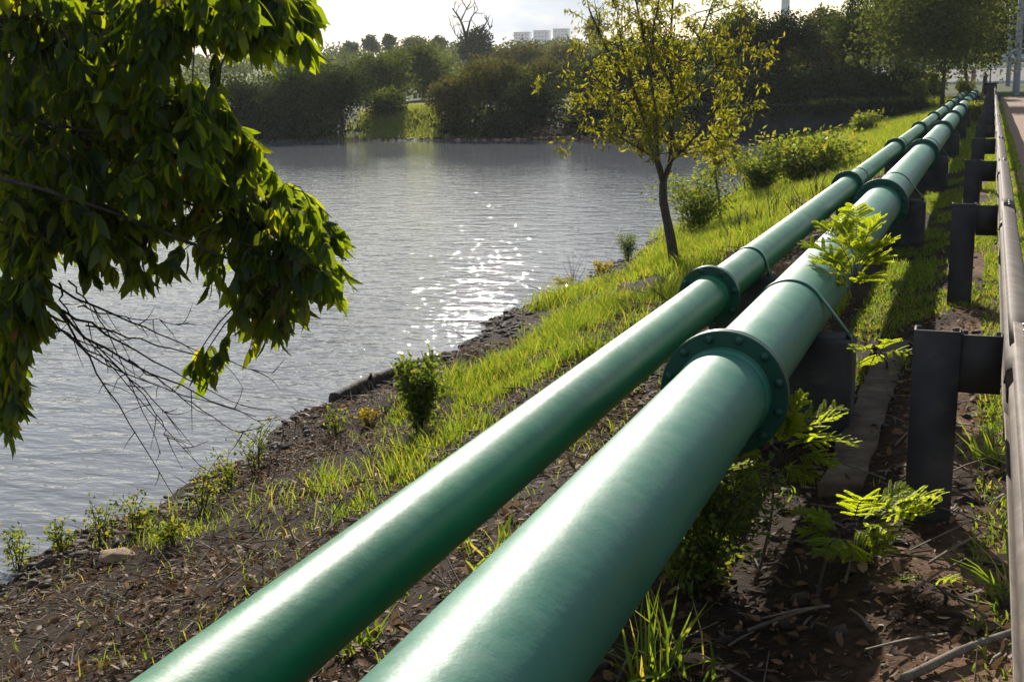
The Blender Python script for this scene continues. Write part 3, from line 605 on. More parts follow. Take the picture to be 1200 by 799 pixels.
# ------------------------------------------------------------------ plants
def skin_branch(g, P, r0, r1, n=5, m=10, wob=.1): tube(g, spline(P, m), np.linspace(r0, r1, m), n, wob=wob)
def shrub(name, px, py, H, rad, nst, nleaf, ll, lw, mat, label, cat='shrub', droop=0.0, tint=.5, ts=.25, group=None, low=.15, base=None):
    q = gpt(px, py) if base is None else np.asarray(base, float)
    t = thing(name, q, label, cat, group); gs = G(); gl = G()
    for k in range(nst):
        a = rng.random()*6.28; lean = rad*(.3 + .75*rng.random()); hh = H*(.55 + .45*rng.random())
        tip = q + (lean*math.cos(a), lean*math.sin(a), hh); mid = q + (lean*.35*math.cos(a + .4), lean*.35*math.sin(a + .4), hh*.55)
        P = spline([q + (.02*math.cos(a), .02*math.sin(a), -.03), mid, tip], 8); r0 = .0028 + .0045*H; tube(gs, P, np.linspace(r0, r0*.25, 8), 5)
        n = max(4, nleaf//nst); u = low + (1 - low)*rng.random(n)**.8; idx = u*7; i0 = np.minimum(idx.astype(int), 6); Pb = P[i0] + (P[i0+1] - P[i0])*(idx - i0)[:, None]
        off = rdir(n, .1)*(rad*.28*rng.random(n)**.5)[:, None]
        D = rdir(n, .15 - droop) + nrm(off)*.7
        leaves(gl, Pb + off, D, rdir(n, .9), ll*(.6 + .6*rng.random(n)), lw*(.6 + .6*rng.random(n)), np.clip(tint + ts*rng.normal(size=n), 0, .95), LEAF8 if ll > .045 and py > 240 else LEAF2, .25)
    gs.build('stems', M_BARK, t); o = gl.build('foliage', mat, t); o['kind'] = 'stuff'
    return t
shrub('shrub', 492, 508, .55, .20, 18, 1700, .05, .024, L_BUSH, 'dense dark leafy shrub on the grass bank in front of the log', droop=.2, tint=.4)
shrub('shrub', 735, 305, .42, .26, 14, 1300, .05, .012, L_BUSH, 'dark feathery little shrub left of the yellowing tree trunk', tint=.2)
shrub('shrub', 815, 282, 1.25, .75, 24, 2600, .085, .035, L_BUSH, 'leafy green bush behind the sapling beside the tree trunk', tint=.55)
shrub('shrub', 890, 232, .95, .6, 20, 2200, .10, .05, L_BUSH, 'rounded dark based bush on the bank at the water edge', tint=.5)
shrub('shrub', 945, 216, 1.0, 1.25, 34, 4200, .13, .07, L_BUSH, 'large bright leaved bush mass on the bank above the water', tint=.68)
shrub('shrub', 1012, 163, 1.0, .8, 16, 1500, .15, .08, L_BUSH, 'pale topped bush on the bank crest in front of the wall', tint=.7)
shrub('shrub', 1075, 132, 1.5, .6, 12, 1300, .16, .07, L_BUSH, 'upright bright weed bush at the wall end near the big tree', tint=.7)
shrub('shrub', 1097, 120, 1.6, .9, 14, 1500, .16, .07, L_BUSH, 'tall green weeds under the big tree left of the pipes', tint=.65)
shrub('shrub', 0, 0, .62, .24, 14, 900, .11, .06, L_BUSH, 'bright green bush between the far pipes and the guardrail', tint=.75, base=(-.36, 39.0, -.1))
shrub('shrub', 0, 0, .75, .7, 14, 900, .16, .08, L_BUSH, 'bright bush hiding the far end of the pipes', tint=.75, base=(-1.3, 66.8, .2))
shrub('shrub', 820, 690, .42, .30, 22, 2600, .032, .016, L_BUSH, 'dark tangled small leaved bush under the thick pipe near the ferny fronds', tint=.45)
shrub('weed', 432, 497, .12, .12, 9, 240, .035, .018, L_LAKE, 'low reddish weed beside the shore rubble near the log', 'weed', tint=.97, ts=.06)
shrub('weed', 705, 320, .16, .2, 9, 320, .05, .022, L_LAKE, 'orange tinged weed on the bank below the feathery shrub', 'weed', tint=.95, ts=.1)
shrub('weed', 660, 340, .2, .2, 9, 320, .05, .02, L_LAKE, 'sparse brownish weed at the water edge by the bare twigs', 'weed', tint=.8, ts=.2)
for k, (px, py, h, lab) in enumerate(((20, 668, .32, 'thin weed with pale flower heads at the lower left water edge'), (75, 650, .22, 'low green weed in front of the pale stone'),
        (120, 640, .30, 'branching weed right of the pale stone at the water edge'), (200, 640, .2, 'yellowing low weed on the litter bank at left'),
        (235, 600, .34, 'slender upright weed at the waterline left of the grass'), (300, 555, .42, 'wiry tall weed rising above the waterline below the bare branches'),
        (395, 510, .25, 'thin weed on the rubble left of the dark shrub'), (270, 575, .28, 'leafy yellow green weed at the grass edge below the wiry tall weed'), (160, 625, .26, 'leafy weed midway between the pale stone and the slender upright weed'))):
    shrub('weed', px, py, h, h*.65, 8, 190, .038, .019, L_BUSH, lab, 'weed', tint=.65, ts=.3)
# bare twiggy stems by the water
for (px, py, h, lab) in ((672, 332, .5, 'bare twiggy stem standing at the water edge beyond the grass'), (318, 545, .3, 'bare grey twigs sticking up at the shoreline below the branches')):
    q = gpt(px, py); g = G()
    for k in range(7):
        a = rng.random()*6.28; d = np.array([math.cos(a)*.5, math.sin(a)*.5, 1.0]); tube(g, spline([q + (0, 0, -.03), q + d*h*.4 + rng.normal(size=3)*.03, q + d*h*(.6 + .5*rng.random())], 7), np.linspace(.005, .0015, 7), 4)
    tag(g.build('bare_stem', M_TWIG), lab, 'twigs')
# dark burnt-looking weed stalks beside the pipes further off
g = G()
for k in range(90):
    x = -3.6 + 1.7*rng.random(); y = 16.5 + 8*rng.random(); q = np.array([x, y, float(ground_z(x, y)) - .02]); h = .2 + .3*rng.random()
    tube(g, [q, q + (rng.normal()*.03, rng.normal()*.03, h*.6), q + (rng.normal()*.08, rng.normal()*.08, h)], [.009, .007, .003], 4)
tag(g.build('dry_stalks', M_BARK), 'dark dry weed stalks standing in the grass by the thin pipe', 'stalks', kind='stuff')

def frond(gr_, gl, p0, p1, npair, plen, sag=.12, tint=.6):
    """a twice-feathered leaf: rachis, paired side strips, each edged with tiny leaflets"""
    p0 = np.asarray(p0, float); p1 = np.asarray(p1, float); L = np.linalg.norm(p1 - p0)
    P = spline([p0, (p0 + p1)/2 + (0, 0, L*sag), p1], 14); tube(gr_, P, np.linspace(.0022, .0008, 14), 4)
    d = nrm(p1 - p0); side = nrm(np.cross(d, (0, 0, 1))); nup = np.cross(side, d)
    for k in range(npair):
        u = .18 + .80*k/(npair - 1); i = u*13; i0 = min(int(i), 12); b = P[i0] + (P[i0+1] - P[i0])*(i - i0)
        pl = plen*math.sin(math.pi*(.22 + .66*u))**.8*(.8 + .35*rng.random())
        for s_ in (-1, 1):
            dd = nrm(side*s_*.85 + d*.62 + nup*(.18 + .2*rng.normal())); e = b + dd*pl - np.array([0, 0, .18*pl])
            tube(gr_, [b, b*.5 + e*.5 + (0, 0, .03*pl), e], [.0010, .0008, .0005], 3)
            m = max(6, int(pl/.0042)); uu = np.linspace(.06, 1, m); C = b + (e - b)*uu[:, None] + np.array([0, 0, .12*pl])*(uu*(1 - uu))[:, None]
            sd = nrm(np.cross(dd, nup))
            for s2 in (-1, 1):
                D = sd*s2*.8 + dd*.55 + nup*.12 + rng.normal(size=(m, 3))*.08
                leaves(gl, C, D, np.broadcast_to(nup, (m, 3)) + rng.normal(size=(m, 3))*.15, plen*.14*(1 - .45*uu**3),   .0075, np.clip(tint + .22*rng.normal(size=m), 0, 1), LEAF2, .1)
def fern(label, base, hub, tips, Y, npair=7, plen=.06, dY=.16):
    B0 = gpt(*base) if len(base) == 2 else np.array(base); H0 = at(*hub, Y); t = thing('feathery_plant', B0, label, 'plant'); gs = G(); gl = G()
    skin_branch(gs, [B0 - (0, 0, .03), (B0 + H0)/2 + rng.normal(size=3)*.015, H0], .007, .003, 6)
    for (px, py, hx, hy) in tips:
        y = Y + dY*(rng.random() - .5)*2; h1 = at(hx, hy, Y + .3*(y - Y)); 
        if abs(hx - hub[0]) + abs(hy - hub[1]) > 3: skin_branch(gs, [H0, (H0 + h1)/2 + rng.normal(size=3)*.006, h1], .003, .0016, 5, 6)
        frond(gs, gl, h1, at(px, py, y), npair + 2, plen*1.6)
    gs.build('stem', M_BARK, t); o = gl.build('leaflets', L_FERN, t); o['kind'] = 'stuff'
fern('bright feathery plant rising over the thick pipe beyond its strap', (at(986, 440, 5.95)), (1000, 335), [(1003, 245, 1003, 300), (1032, 258, 1004, 300), (1047, 283, 1006, 318), (1040, 302, 1004, 325), (945, 288, 992, 318), (962, 264, 995, 305), (975, 300, 996, 330), (955, 305, 992, 328), (985, 262, 1000, 300), (1018, 326, 1002, 335), (975, 330, 996, 340), (1025, 290, 1003, 315)], 5.95, 7, .075)
fern('feathery fronds spreading below the near thick flange', (880, 690), (908, 556), [(842, 514, 900, 545), (984, 488, 925, 520), (975, 545, 930, 535), (942, 464, 918, 520), (962, 513, 925, 528), (865, 548, 905, 552), (925, 488, 915, 525), (985, 478, 920, 515), (855, 530, 898, 540), (1000, 520, 930, 530), (880, 490, 910, 530), (950, 560, 915, 548), (850, 570, 900, 556)], 4.05, 8, .05)
fern('low feathery fronds reaching right towards the nearest guardrail post', (955, 705), (985, 628), [(1100, 581, 1030, 606), (1082, 604, 1030, 612), (1062, 574, 1020, 606), (1038, 648, 1000, 620), (952, 606, 985, 625), (1012, 585, 1000, 612), (930, 600, 985, 628), (1075, 590, 1025, 610), (1095, 592, 1035, 608), (1050, 628, 1010, 618), (1040, 590, 1010, 612), (965, 650, 985, 630), (940, 625, 980, 630), (1000, 655, 990, 632)], 3.6, 8, .045)
fern('single small feathery frond low beside the rail, under the others', (1105, 705), (1095, 684), [(1043, 683, 1090, 682), (1120, 680, 1095, 684)], 3.25, 7, .025)
fern('small feathery sprig on the ground beside the lit concrete slab', (1040, 425), (1030, 415), [(1000, 410, 1025, 412), (1062, 415, 1035, 414), (1045, 400, 1032, 412), (1020, 428, 1030, 416)], 5.0, 6, .035)
#@@TREES
# ------------------------------------------------------------------ trees
def sub_branch(gw, limb, n, lmin, lmax, r0, tips, umin=.3, up=.25, m=6):
    """side branches off a limb polyline; collects twig points for the leaves"""
    for k in range(n):
        u = umin + (1 - umin)*rng.random(); i = min(int(u*(len(limb) - 1)), len(limb) - 2); b = limb[i] + (limb[i+1] - limb[i])*rng.random()
        d = nrm(nrm(limb[i+1] - limb[i])*.6 + rdir(1, up)[0]*.9); L = lmin + (lmax - lmin)*rng.random(); e = b + d*L
        P = spline([b, (b + e)/2 + rng.normal(size=3)*L*.08, e], m); tube(gw, P, np.linspace(r0, r0*.3, m), 4); tips.append(P)
# the yellowing tree at the water edge
q = gpt(792, 312); YT = q[1]; t = thing('lakeside_tree', q, 'slender forked tree with sparse yellow green leaves standing on the lake bank', 'tree')
gw = G(); tips = []; fork = at(777, 212, YT)
trunk = spline([q + (0, 0, -.1), at(786, 280, YT), at(778, 240, YT), fork], 14); tube(gw, trunk, np.linspace(.070, .048, 14)*np.array([1.25, 1.1] + [1]*12), 10, wob=.12)
limbs = [([(770, 190, 0), (762, 165, .1), (745, 110, .2), (712, 60, .3), (690, 10, .3)], .042), ([(764, 170, .1), (738, 125, .3), (700, 95, .4), (655, 82, .5)], .026),
         ([(771, 185, -.1), (768, 130, -.2), (757, 60, -.3), (742, -15, -.3)], .034), ([(786, 185, .1), (787, 140, .15), (785, 70, .2), (790, -25, .2)], .044),
         ([(786, 150, .1), (800, 95, .3), (822, 40, .4), (838, -5, .4)], .028), ([(786, 190, -.1), (808, 168, -.3), (842, 125, -.4), (876, 88, -.4)], .026),
         ([(772, 190, -.2), (745, 172, -.4), (705, 150, -.5), (682, 150, -.5)], .020), ([(787, 130, .0), (820, 100, -.2), (855, 60, -.3)], .022), ([(745, 110, .2), (730, 60, 0), (722, 5, -.1)], .02), ([(787, 100, -.2), (765, 50, -.5), (775, -10, -.6)], .022)]
for pl, r0 in limbs:
    st_ = fork if pl[0][1] > 180 else at(pl[0][0], pl[0][1] + 8, YT + pl[0][2])
    P = spline([st_] + [at(a, b, YT + c) for a, b, c in pl], 16); tube(gw, P, np.linspace(r0, r0*.25, 16), 7, wob=.1); tips.append(P[6:])
    sub = []; sub_branch(gw, P, 15, .25, .68, .008, sub, .28); tips += sub
    for s_ in sub: sub_branch(gw, s_, 3, .1, .28, .004, tips, .3, .1, 4)
gw.build('trunk', M_BARK, t, True); gl = G()
for P in tips:
    n = int(13*(.5 + rng.random())); u = rng.random(n)**.6*(len(P) - 1); i = np.minimum(u.astype(int), len(P) - 2); C = P[i] + (P[i+1] - P[i])*(u - i)[:, None] + rng.normal(size=(n, 3))*.03
    leaves(gl, C, rdir(n, -.9), rdir(n, .2),   .05 + .045*rng.random(n), .018 + .013*rng.random(n), np.clip(.5 + .25*rng.normal(size=n), 0, 1), LEAF2, .15)
gl.build('crown', L_LAKE, t)
# saplings
for ((bx, by), pl, lab, nl) in (((845, 272), [(843, 235), (838, 200), (842, 165), (850, 140)], 'thin sapling with yellow green leaves right of the forked tree', 44),
                              ((873, 232), [(872, 210), (866, 190), (858, 172)], 'smaller sapling behind the thin one, near the rounded bush', 26)):
    q = gpt(bx, by); y = q[1]; t = thing('sapling', q, lab, 'tree'); gw = G(); gl = G(); tips = []
    P = spline([q - (0, 0, .05)] + [at(a, b, y) for a, b in pl], 16); tube(gw, P, np.linspace(.026, .008, 16), 7, wob=.1); sub_branch(gw, P, nl, .2, .5, .007, tips, .45)
    gw.build('trunk', M_BARK, t, True)
    for P in tips:
        n = 16; u = rng.random(n)*(len(P) - 1); i = np.minimum(u.astype(int), len(P) - 2); C = P[i] + rng.normal(size=(n, 3))*.05
        leaves(gl, C, rdir(n, -.3), rdir(n, .6), .07 + .05*rng.random(n), .032 + .016*rng.random(n), np.clip(.6 + .2*rng.normal(size=n), 0, .9), LEAF2, .15)
    gl.build('crown', L_LAKE, t)

# the big overhanging tree on the left: trunk out of frame on the bank, drooping leathery leaves
q = np.array([-5.35, 3.1, float(ground_z(-5.35, 3.1))])
BT = thing('overhanging_tree', q, 'large leafy tree with drooping glossy leaves hanging over the water at left', 'tree')
gw = G(); crotch = np.array([-5.3, 3.5, 1.0])
tube(gw, spline([q - (0, 0, .2), q + (.05, .1, 1.2), crotch], 12), np.linspace(.20, .15, 12), 12, wob=.12)
hubs_px = [(40, 60, 4.6), (130, 40, 5.0), (235, 10, 4.9), (290, 20, 5.0), (90, 180, 4.8), (180, 190, 5.1), (250, 180, 5.0), (310, 270, 5.0), (340, 330, 4.9), (60, 290, 4.6), (20, 380, 4.4), (170, 300, 5.2), (150, 110, 5.8), (60, 120, 5.9), (240, 290, 5.5)]
hubs = [at(*h) for h in hubs_px]
for h in hubs:
    mid = crotch*.5 + h*.5 + np.array([.1*rng.normal(), .1*rng.normal(), .28 + .1*rng.random()])
    P = spline([crotch, mid, h], 16); tube(gw, P, np.linspace(.018, .005, 16), 6, wob=.12)
def in_poly(pts, n):
    pts = np.array(pts, float); lo, hi = pts.min(0), pts.max(0); out = []
    while len(out) < n:
        c = lo + (hi - lo)*rng.random(2); k = False; j = len(pts) - 1
        for i in range(len(pts)):
            if (pts[i][1] > c[1]) != (pts[j][1] > c[1]) and c[0] < (pts[j][0] - pts[i][0])*(c[1] - pts[i][1])/(pts[j][1] - pts[i][1]) + pts[i][0]: k = not k
            j = i
        if k: out.append(c)
    return out
REG = [([(0, -30), (300, -30), (310, 20), (270, 50), (215, 45), (185, 95), (235, 110), (270, 170), (270, 230), (190, 250), (170, 300), (60, 290), (0, 300)], 980, 4.2, 6.4),
       ([(230, -25), (325, -25), (372, 10), (362, 55), (325, 72), (260, 35)], 75, 4.6, 5.5),
       ([(190, 105), (255, 105), (290, 150), (335, 210), (400, 260), (412, 330), (385, 358), (335, 320), (285, 300), (195, 280)], 185, 4.6, 5.6),
       ([(240, 290), (330, 300), (400, 325), (396, 355), (335, 385), (308, 405), (285, 388), (230, 320)], 46, 4.6, 5.3),
       ([(-160, -160), (170, -160), (150, 30), (110, 120), (0, 250), (-160, 250)], 520, 6.0, 7.6),
       ([(90, 285), (200, 295), (188, 335), (110, 325)], 14, 4.5, 5.2), ([(0, 395), (26, 400), (30, 490), (6, 525)], 14, 4.2, 4.6),
       ([(215, 425), (262, 440), (250, 455), (222, 448)], 5, 4.7, 4.9), ([(285, 380), (330, 395), (322, 415), (290, 418)], 5, 4.8, 5.0),
       ([(0, 290), (50, 290), (60, 375), (32, 405), (26, 490), (0, 525)], 90, 4.1, 4.7)]
tipsB = []; big_tip = []
for poly, n, ya, yb in REG:
    for c in in_poly(poly, n): big_tip.append(1.25 if poly[0] == (230, -25) else 1.0); tipsB.append(at(c[0], c[1], ya + (yb - ya)*rng.random()))
for k in range(1700):                                   # the rest of the crown, outside the picture
    c = np.array([-5.9, 3.7, 2.1]) + rdir(1)[0]*np.array([1.9, 1.6, 1.6])*rng.random()**.4
    r_ = BAS.T @ (c - (0, 0, CAM_Z)); u = CX + F_PX*r_[0]/-r_[2]; v = CY - F_PX*r_[1]/-r_[2]
    if r_[2] < 0 and (u < -25 or v < -40) and c[2] > -.2 and len(tipsB) < 2500: tipsB.append(c)
LP, LD, LN, LL, LW, LT = [], [], [], [], [], []
for kt, T_ in enumerate(tipsB):
    bs = big_tip[kt] if kt < len(big_tip) else 1.0
    h = min(hubs, key=lambda q_: np.linalg.norm(q_ - T_) + (0.4 if q_[2] < T_[2] - .3 else 0))
    if np.linalg.norm(h - T_) > 1.1: h = T_ + nrm(crotch - T_)*.8
    mid = (h + T_)/2 + np.array([0, 0, .10]) + rng.normal(size=3)*.03; P = spline([h, mid, T_], 9); tube(gw, P, np.linspace(.0055, .002, 9), 4)
    n = rng.integers(8, 14); u = 1 - .45*rng.random(n)**1.3*min(1, .35/max(.05, np.linalg.norm(h - T_))); i = np.minimum((u*8).astype(int), 7)
    C = P[i] + (P[i+1] - P[i])*(u*8 - i)[:, None]; ax = nrm(P[-1] - P[-3])
    D = rdir(n)*.52 + ax*(.15 + .3*rng.random()) + np.array([0, 0, -.55 - .4*rng.random()]); young = rng.random() < .16
    LP.append(C); LD.append(D); LN.append(rdir(n, .25)); LL.append(bs*(.06 + .09*rng.random(n)**.8)*(.85 if young else 1)); LW.append(bs*(.032 + .018*rng.random(n)))
    LT.append(np.clip((.75 if young else .42) + .2*rng.normal(size=n), 0, .92)); LT[-1][rng.random(n) < .006] = 1.0
LP, LD, LN, LL, LW, LT = [np.concatenate(a) for a in (LP, LD, LN, LL, LW, LT)]
# bare hanging twigs
for a, b, c, r0 in (((20, 300), (110, 400), (312, 497), .011), ((40, 345), (150, 405), (285, 478), .008), ((60, 350), (120, 445), (212, 590), .007), ((30, 320), (160, 380), (255, 420), .007), ((70, 330), (90, 380), (235, 548), .006),
                    ((45, 360), (130, 430), (300, 488), .006), ((80, 330), (120, 380), (190, 532), .005), ((60, 380), (150, 440), (228, 523), .005), ((110, 400), (180, 480), (200, 520), .004), ((100, 380), (210, 410), (320, 438), .005), ((30, 380), (100, 400), (180, 450), .005), ((150, 420), (220, 470), (297, 517), .004), ((90, 360), (150, 372), (220, 380), .004)):
    P = spline([at(*a, 4.7), at(*b, 4.75), at(*c, 4.8)], 14) + rng.normal(size=(14, 3))*.006; tube(gw, P, np.linspace(r0, .0016, 14), 5, wob=.15); s_ = []; sub_branch(gw, P, 5, .06, .22, .003, s_, .25, -.3, 5)
gw.build('trunk', M_BARK, BT, True)
rel = (LP - (0, 0, CAM_Z)) @ BAS; uu = CX + F_PX*rel[:, 0]/-rel[:, 2]; vv = CY - F_PX*rel[:, 1]/-rel[:, 2]
vis = (uu > 5) & (uu < 1195) & (vv > -5) & (vv < 790); order = np.argsort(np.where(vis, -rel[:, 2] - .0018*np.clip(uu, 0, 420), 99))[:300]
one = np.zeros(len(LP), bool); one[order] = True; ocurl = .10 + .22*rng.random(len(LP))
gl = G(); k = ~one; leaves(gl, LP[k], LD[k], LN[k], LL[k], LW[k], LT[k], LEAF16, ocurl[k]); o = gl.build('foliage', L_BIG, BT); o['kind'] = 'stuff'
var = []
for k in range(8):
    g = G(); leaves(g, [(0, 0, 0)], [(0, 1, 0)], [(0, 0, 1)], 1.0, .34, (.18, .32, .42, .52, .62, .74, .86, 1.0)[k], LEAF16, .12 + .02*k); var.append(g.mesh('leaf', L_BIG))
for k in order:
    D = nrm(LD[k]); Sd = nrm(np.cross(D, LN[k])); N2 = np.cross(Sd, D); v = int(np.argmin(np.abs(np.array([.18, .32, .42, .52, .62, .74, .86, 1.0]) - LT[k])))
    inst(var[v], 'leaf', LP[k], BT, np.column_stack([Sd, D, N2])*LL[k])

# ------------------------------------------------------------------ far trees
def far_tree(label, px, hw, pyb, pyt, Y, mat, n=4500, ls=.2, trunk=.25, stems=1, open_=.0, cat='tree', name='tree', tint=.5, wide=1.0, bushy=True, mtr=None, cbf=None):
    """trunk stands on the terrain; width and height come from the photo at that distance"""
    c = at(px, pyb, Y); x = c[0]; gz0 = float(ground_z(x, Y)); top = at(px, pyt, Y)[2]; H = max(top - gz0, 1.0); rx = hw/F_PX*Y*1.03; ry = rx*.9
    cb = gz0 + (cbf if cbf is not None else 0.04 if bushy else .32)*H; q = np.array([x, Y, gz0])
    t = thing(name, q, label, cat); gw = G(); gl = G(); cz = (cb + top)/2; rz = max((top - cb)/2, .8)
    K = int(26 + 14*hw/40); C = rdir(K)*(rng.random(K)**.45)[:, None]
    C[:, 2] = np.sign(C[:, 2])*np.abs(C[:, 2])**.9
    C = q*[1, 1, 0] + [0, 0, cz] + C*[rx*.84, ry*.84, rz*.86]
    for s_ in range(stems):
        b = q + (rx*.35*rng.normal() if stems > 1 else 0, ry*.3*rng.normal() if stems > 1 else 0, -.2); tp = np.array([b[0] + rx*.15*rng.normal(), b[1], cz + rz*.35])
        P = spline([b, (b + tp)/2 + (rx*.06*rng.normal(), 0, 0), tp], 10); tube(gw, P, np.linspace(trunk, trunk*.35, 10)*H/6, 7, wob=.1)
        for c_ in C[rng.permutation(K)[:max(5, K//(2*stems))]]:
            b2 = P[rng.integers(3, 9)]; tube(gw, spline([b2, (b2 + c_)/2 + (0, 0, -.05*H), c_], 6), np.linspace(trunk*.35, .012, 6)*H/6, 4)
    gw.build('trunk', mtr or M_BARK, t)
    cr_ = (rx*ry*rz)**(1/3)*(.24 + .30*rng.random(K)); w = cr_**2; w /= w.sum(); ks = rng.choice(K, n, p=w)
    o_ = rdir(n); rad = rng.random(n)**.42; Pp = C[ks] + o_*(rad*cr_[ks])[:, None]*np.array([1.1, 1.1, .8]); Pp[:, 2] = np.maximum(Pp[:, 2], gz0 + .02*H)
    Pp += rng.normal(size=(n, 3))*.05*rx
    tn = np.clip(tint + .2*(rng.random(K)[ks] - .5) + .15*rng.normal(size=n), 0, 1)
    leaves(gl, Pp, rdir(n, -.1) + o_*.4, rdir(n, .5) + o_*.5, ls*(.6 + .7*rng.random(n)), ls*(.4 + .3*rng.random(n)), tn, LEAF2, .1)
    gl.build('crown', mat, t); return t
D_, F_, O_ = L_FARD, L_FAR, L_FARO
FT = [('dark rounded tree on the far shore, mostly hidden behind the hanging leaves', 285, 42, 165, 92, 60.6, D_), ('big dark spreading tree at the water on the far left shore', 345, 56, 166, 78, 60.4, D_),
      ('dark tree left of the bright reeds on the far shore', 402, 46, 160, 76, 60.8, D_), ('green topped tree above the dark trees at far left', 372, 52, 140, 68, 78, F_),
      ('broad mid green tree rising above the bright reeds', 448, 46, 140, 62, 80, F_), ('tall dense green tree left of the bare dead tree', 497, 46, 135, 48, 88, F_),
      ('low grey green bush tree right behind the bright reeds', 452, 26, 148, 108, 62.5, F_), ('olive brown bush tree at the right end of the reeds', 533, 34, 160, 90, 61, O_), ('feathery olive green tree in the middle of the far shore', 578, 42, 160, 66, 62.5, O_),
      ('dark blue green tree on the far shore left of the pale rock', 618, 42, 162, 84, 60.5, D_), ('olive tree just left of the yellowing tree on the far slope', 652, 34, 150, 66, 76, O_),
      ('dark tree behind the yellowing tree crown, left half', 712, 42, 155, 60, 63, D_), ('dark tree behind the yellowing tree crown, right half', 775, 48, 150, 38, 64, D_),
      ('hazy olive tree high on the slope below the three buildings', 612, 46, 105, 52, 125, O_), ('pale olive tree on the slope right of the dead tree', 668, 40, 105, 48, 130, O_), ('green tree on the slope behind the dead tree', 560, 24, 85, 30, 160, D_),
      ('mid green tree above the left end of the retaining wall', 862, 40, 130, 8, 64, F_), ('dark multi stemmed tree above the retaining wall, below the white tower', 915, 42, 128, 14, 62, D_), ('dusty olive tree above the middle of the retaining wall', 958, 34, 124, 4, 66, O_),
      ('light green tree above the right end of the retaining wall', 1003, 36, 120, -22, 61, F_), ('dark tree behind the pipes, between wall end and big tree', 1050, 36, 115, -25, 70, D_), ('dark tree at the right edge above the far road', 1215, 40, 76, -40, 125, D_),
      ('low dark shrub tree in the shade behind the retaining wall', 985, 40, 122, 78, 59.5, D_), ('low dark shrub tree in the shade at the left end of the retaining wall', 890, 40, 128, 70, 60, D_), ('low dark thicket tree between wall end and big tree trunk', 1058, 32, 116, 80, 60, D_), ('low dark bushy tree on the shore left of the retaining wall', 820, 36, 165, 96, 60, D_), ('low dark tree at the water behind the forked tree trunk', 765, 36, 166, 90, 60.5, D_), ('low dark tree at the water right of the pale rock', 705, 36, 166, 92, 61, D_)]
for (lab, px, hw, pb, pt, Y, mt) in FT:
    multi = 800 < px < 1070; far_tree(lab, px, hw, pb, pt, Y, mt, n=int(5200*min(2.2, (hw*(pb - pt))/(45*95))) + 1500, ls=.19*Y/64, stems=4 if multi else 1, bushy=not multi or pt > 60, trunk=.09 if multi else .2, tint=.5)
far_tree('big broad leafy tree overhanging the far end of the pipes', 1104, 88, 112, -75, 55, L_FAR, n=18000, ls=.19, trunk=.08, bushy=False, tint=.65, cbf=.2)
far_tree('tall dark tree behind the big tree near the road', 1136, 58, 107, -60, 73, D_, n=9000, ls=.22, trunk=.08, bushy=False, cbf=.2)
for (px, hw, pb, pt, lab) in ((412, 12, 68, 50, 'small round tree on the far skyline, leftmost of the row'), (432, 13, 68, 43, 'round crowned tree on the far skyline left of the narrow one'), (457, 7, 68, 38, 'narrow upright tree standing on the far skyline'), (487, 19, 68, 41, 'flat umbrella crowned tree on the far skyline'), (513, 12, 68, 43, 'small umbrella crowned tree on the skyline left of the dead tree'), (700, 16, 50, 20, 'hazy tree on the skyline behind the yellowing tree')):
    far_tree(lab, px, hw, pb, pt, 230, F_, n=1300, ls=.6, trunk=.12, bushy=False, cbf=.35, tint=.3)
# dead tree
q = at(552, 74, 120); q[2] = float(ground_z(q[0], 120)); t = thing('dead_tree', q, 'bare dead tree with forked branches against the sky on the far hill', 'tree'); gw = G(); sub = []
for pl, r0 in (([(550, 70), (546, 45), (540, 25), (530, 10)], .22), ([(546, 45), (552, 22), (560, 12)], .12), ([(540, 25), (546, 12), (548, 8)], .08), ([(550, 60), (560, 45), (568, 30), (573, 22)], .14), ([(560, 45), (572, 36), (578, 30)], .07), ([(548, 55), (535, 42), (528, 30)], .07)):
    P = spline([at(a, b, 120) for a, b in pl], 10); 
    if pl[0][1] == 70: P = np.vstack([q - (0, 0, .3), P])
    tube(gw, P, np.linspace(r0, r0*.25, len(P)), 6); sub_branch(gw, P, 5, .5, 1.6, .05, sub, .4, .4, 5)
for s_ in list(sub)[:20]: sub_branch(gw, s_, 3, .3, .8, .03, sub, .3, .4, 4)
gw.build('trunk', M_BARK, t)
# woods covering the hill behind: one mass
g = G()
for n, xa, xb, ya, yb, ls in ((26000, -75, -8, 84, 150, .5), (26000, -150, 5, 150, 260, .8), (60000, -330, 60, 260, 620, .95), (9000, 0, 160, 130, 300, 1.0)):
    K = 160 if ls < .9 else 420; cx_ = xa + (xb - xa)*rng.random(K); cy_ = ya + (yb - ya)*rng.random(K); rr = (.9 + 1.5*rng.random(K))*(ls/.5)**.85; ks = rng.integers(0, K, n); o_ = rdir(n)
    P = np.column_stack([cx_[ks], cy_[ks], ground_z(cx_, cy_)[ks] + rr[ks]*.35]) + o_*(rr[ks]*rng.random(n)**.4)[:, None]*np.array([1.2, 1.2, .75])
    P[:, 2] = np.maximum(P[:, 2], ground_z(P[:, 0], P[:, 1]))
    leaves(g, P, rdir(n) + o_*.3, rdir(n, .6), ls*(.6 + .8*rng.random(n)), ls*.6, np.clip(.45 + .3*(rng.random(K)[ks] - .5) + .18*rng.normal(size=n), 0, 1), LEAF2)
tag(g.build('far_wood', L_FAR), 'scrubby woods covering the hillside behind the lake', 'woods', kind='stuff')

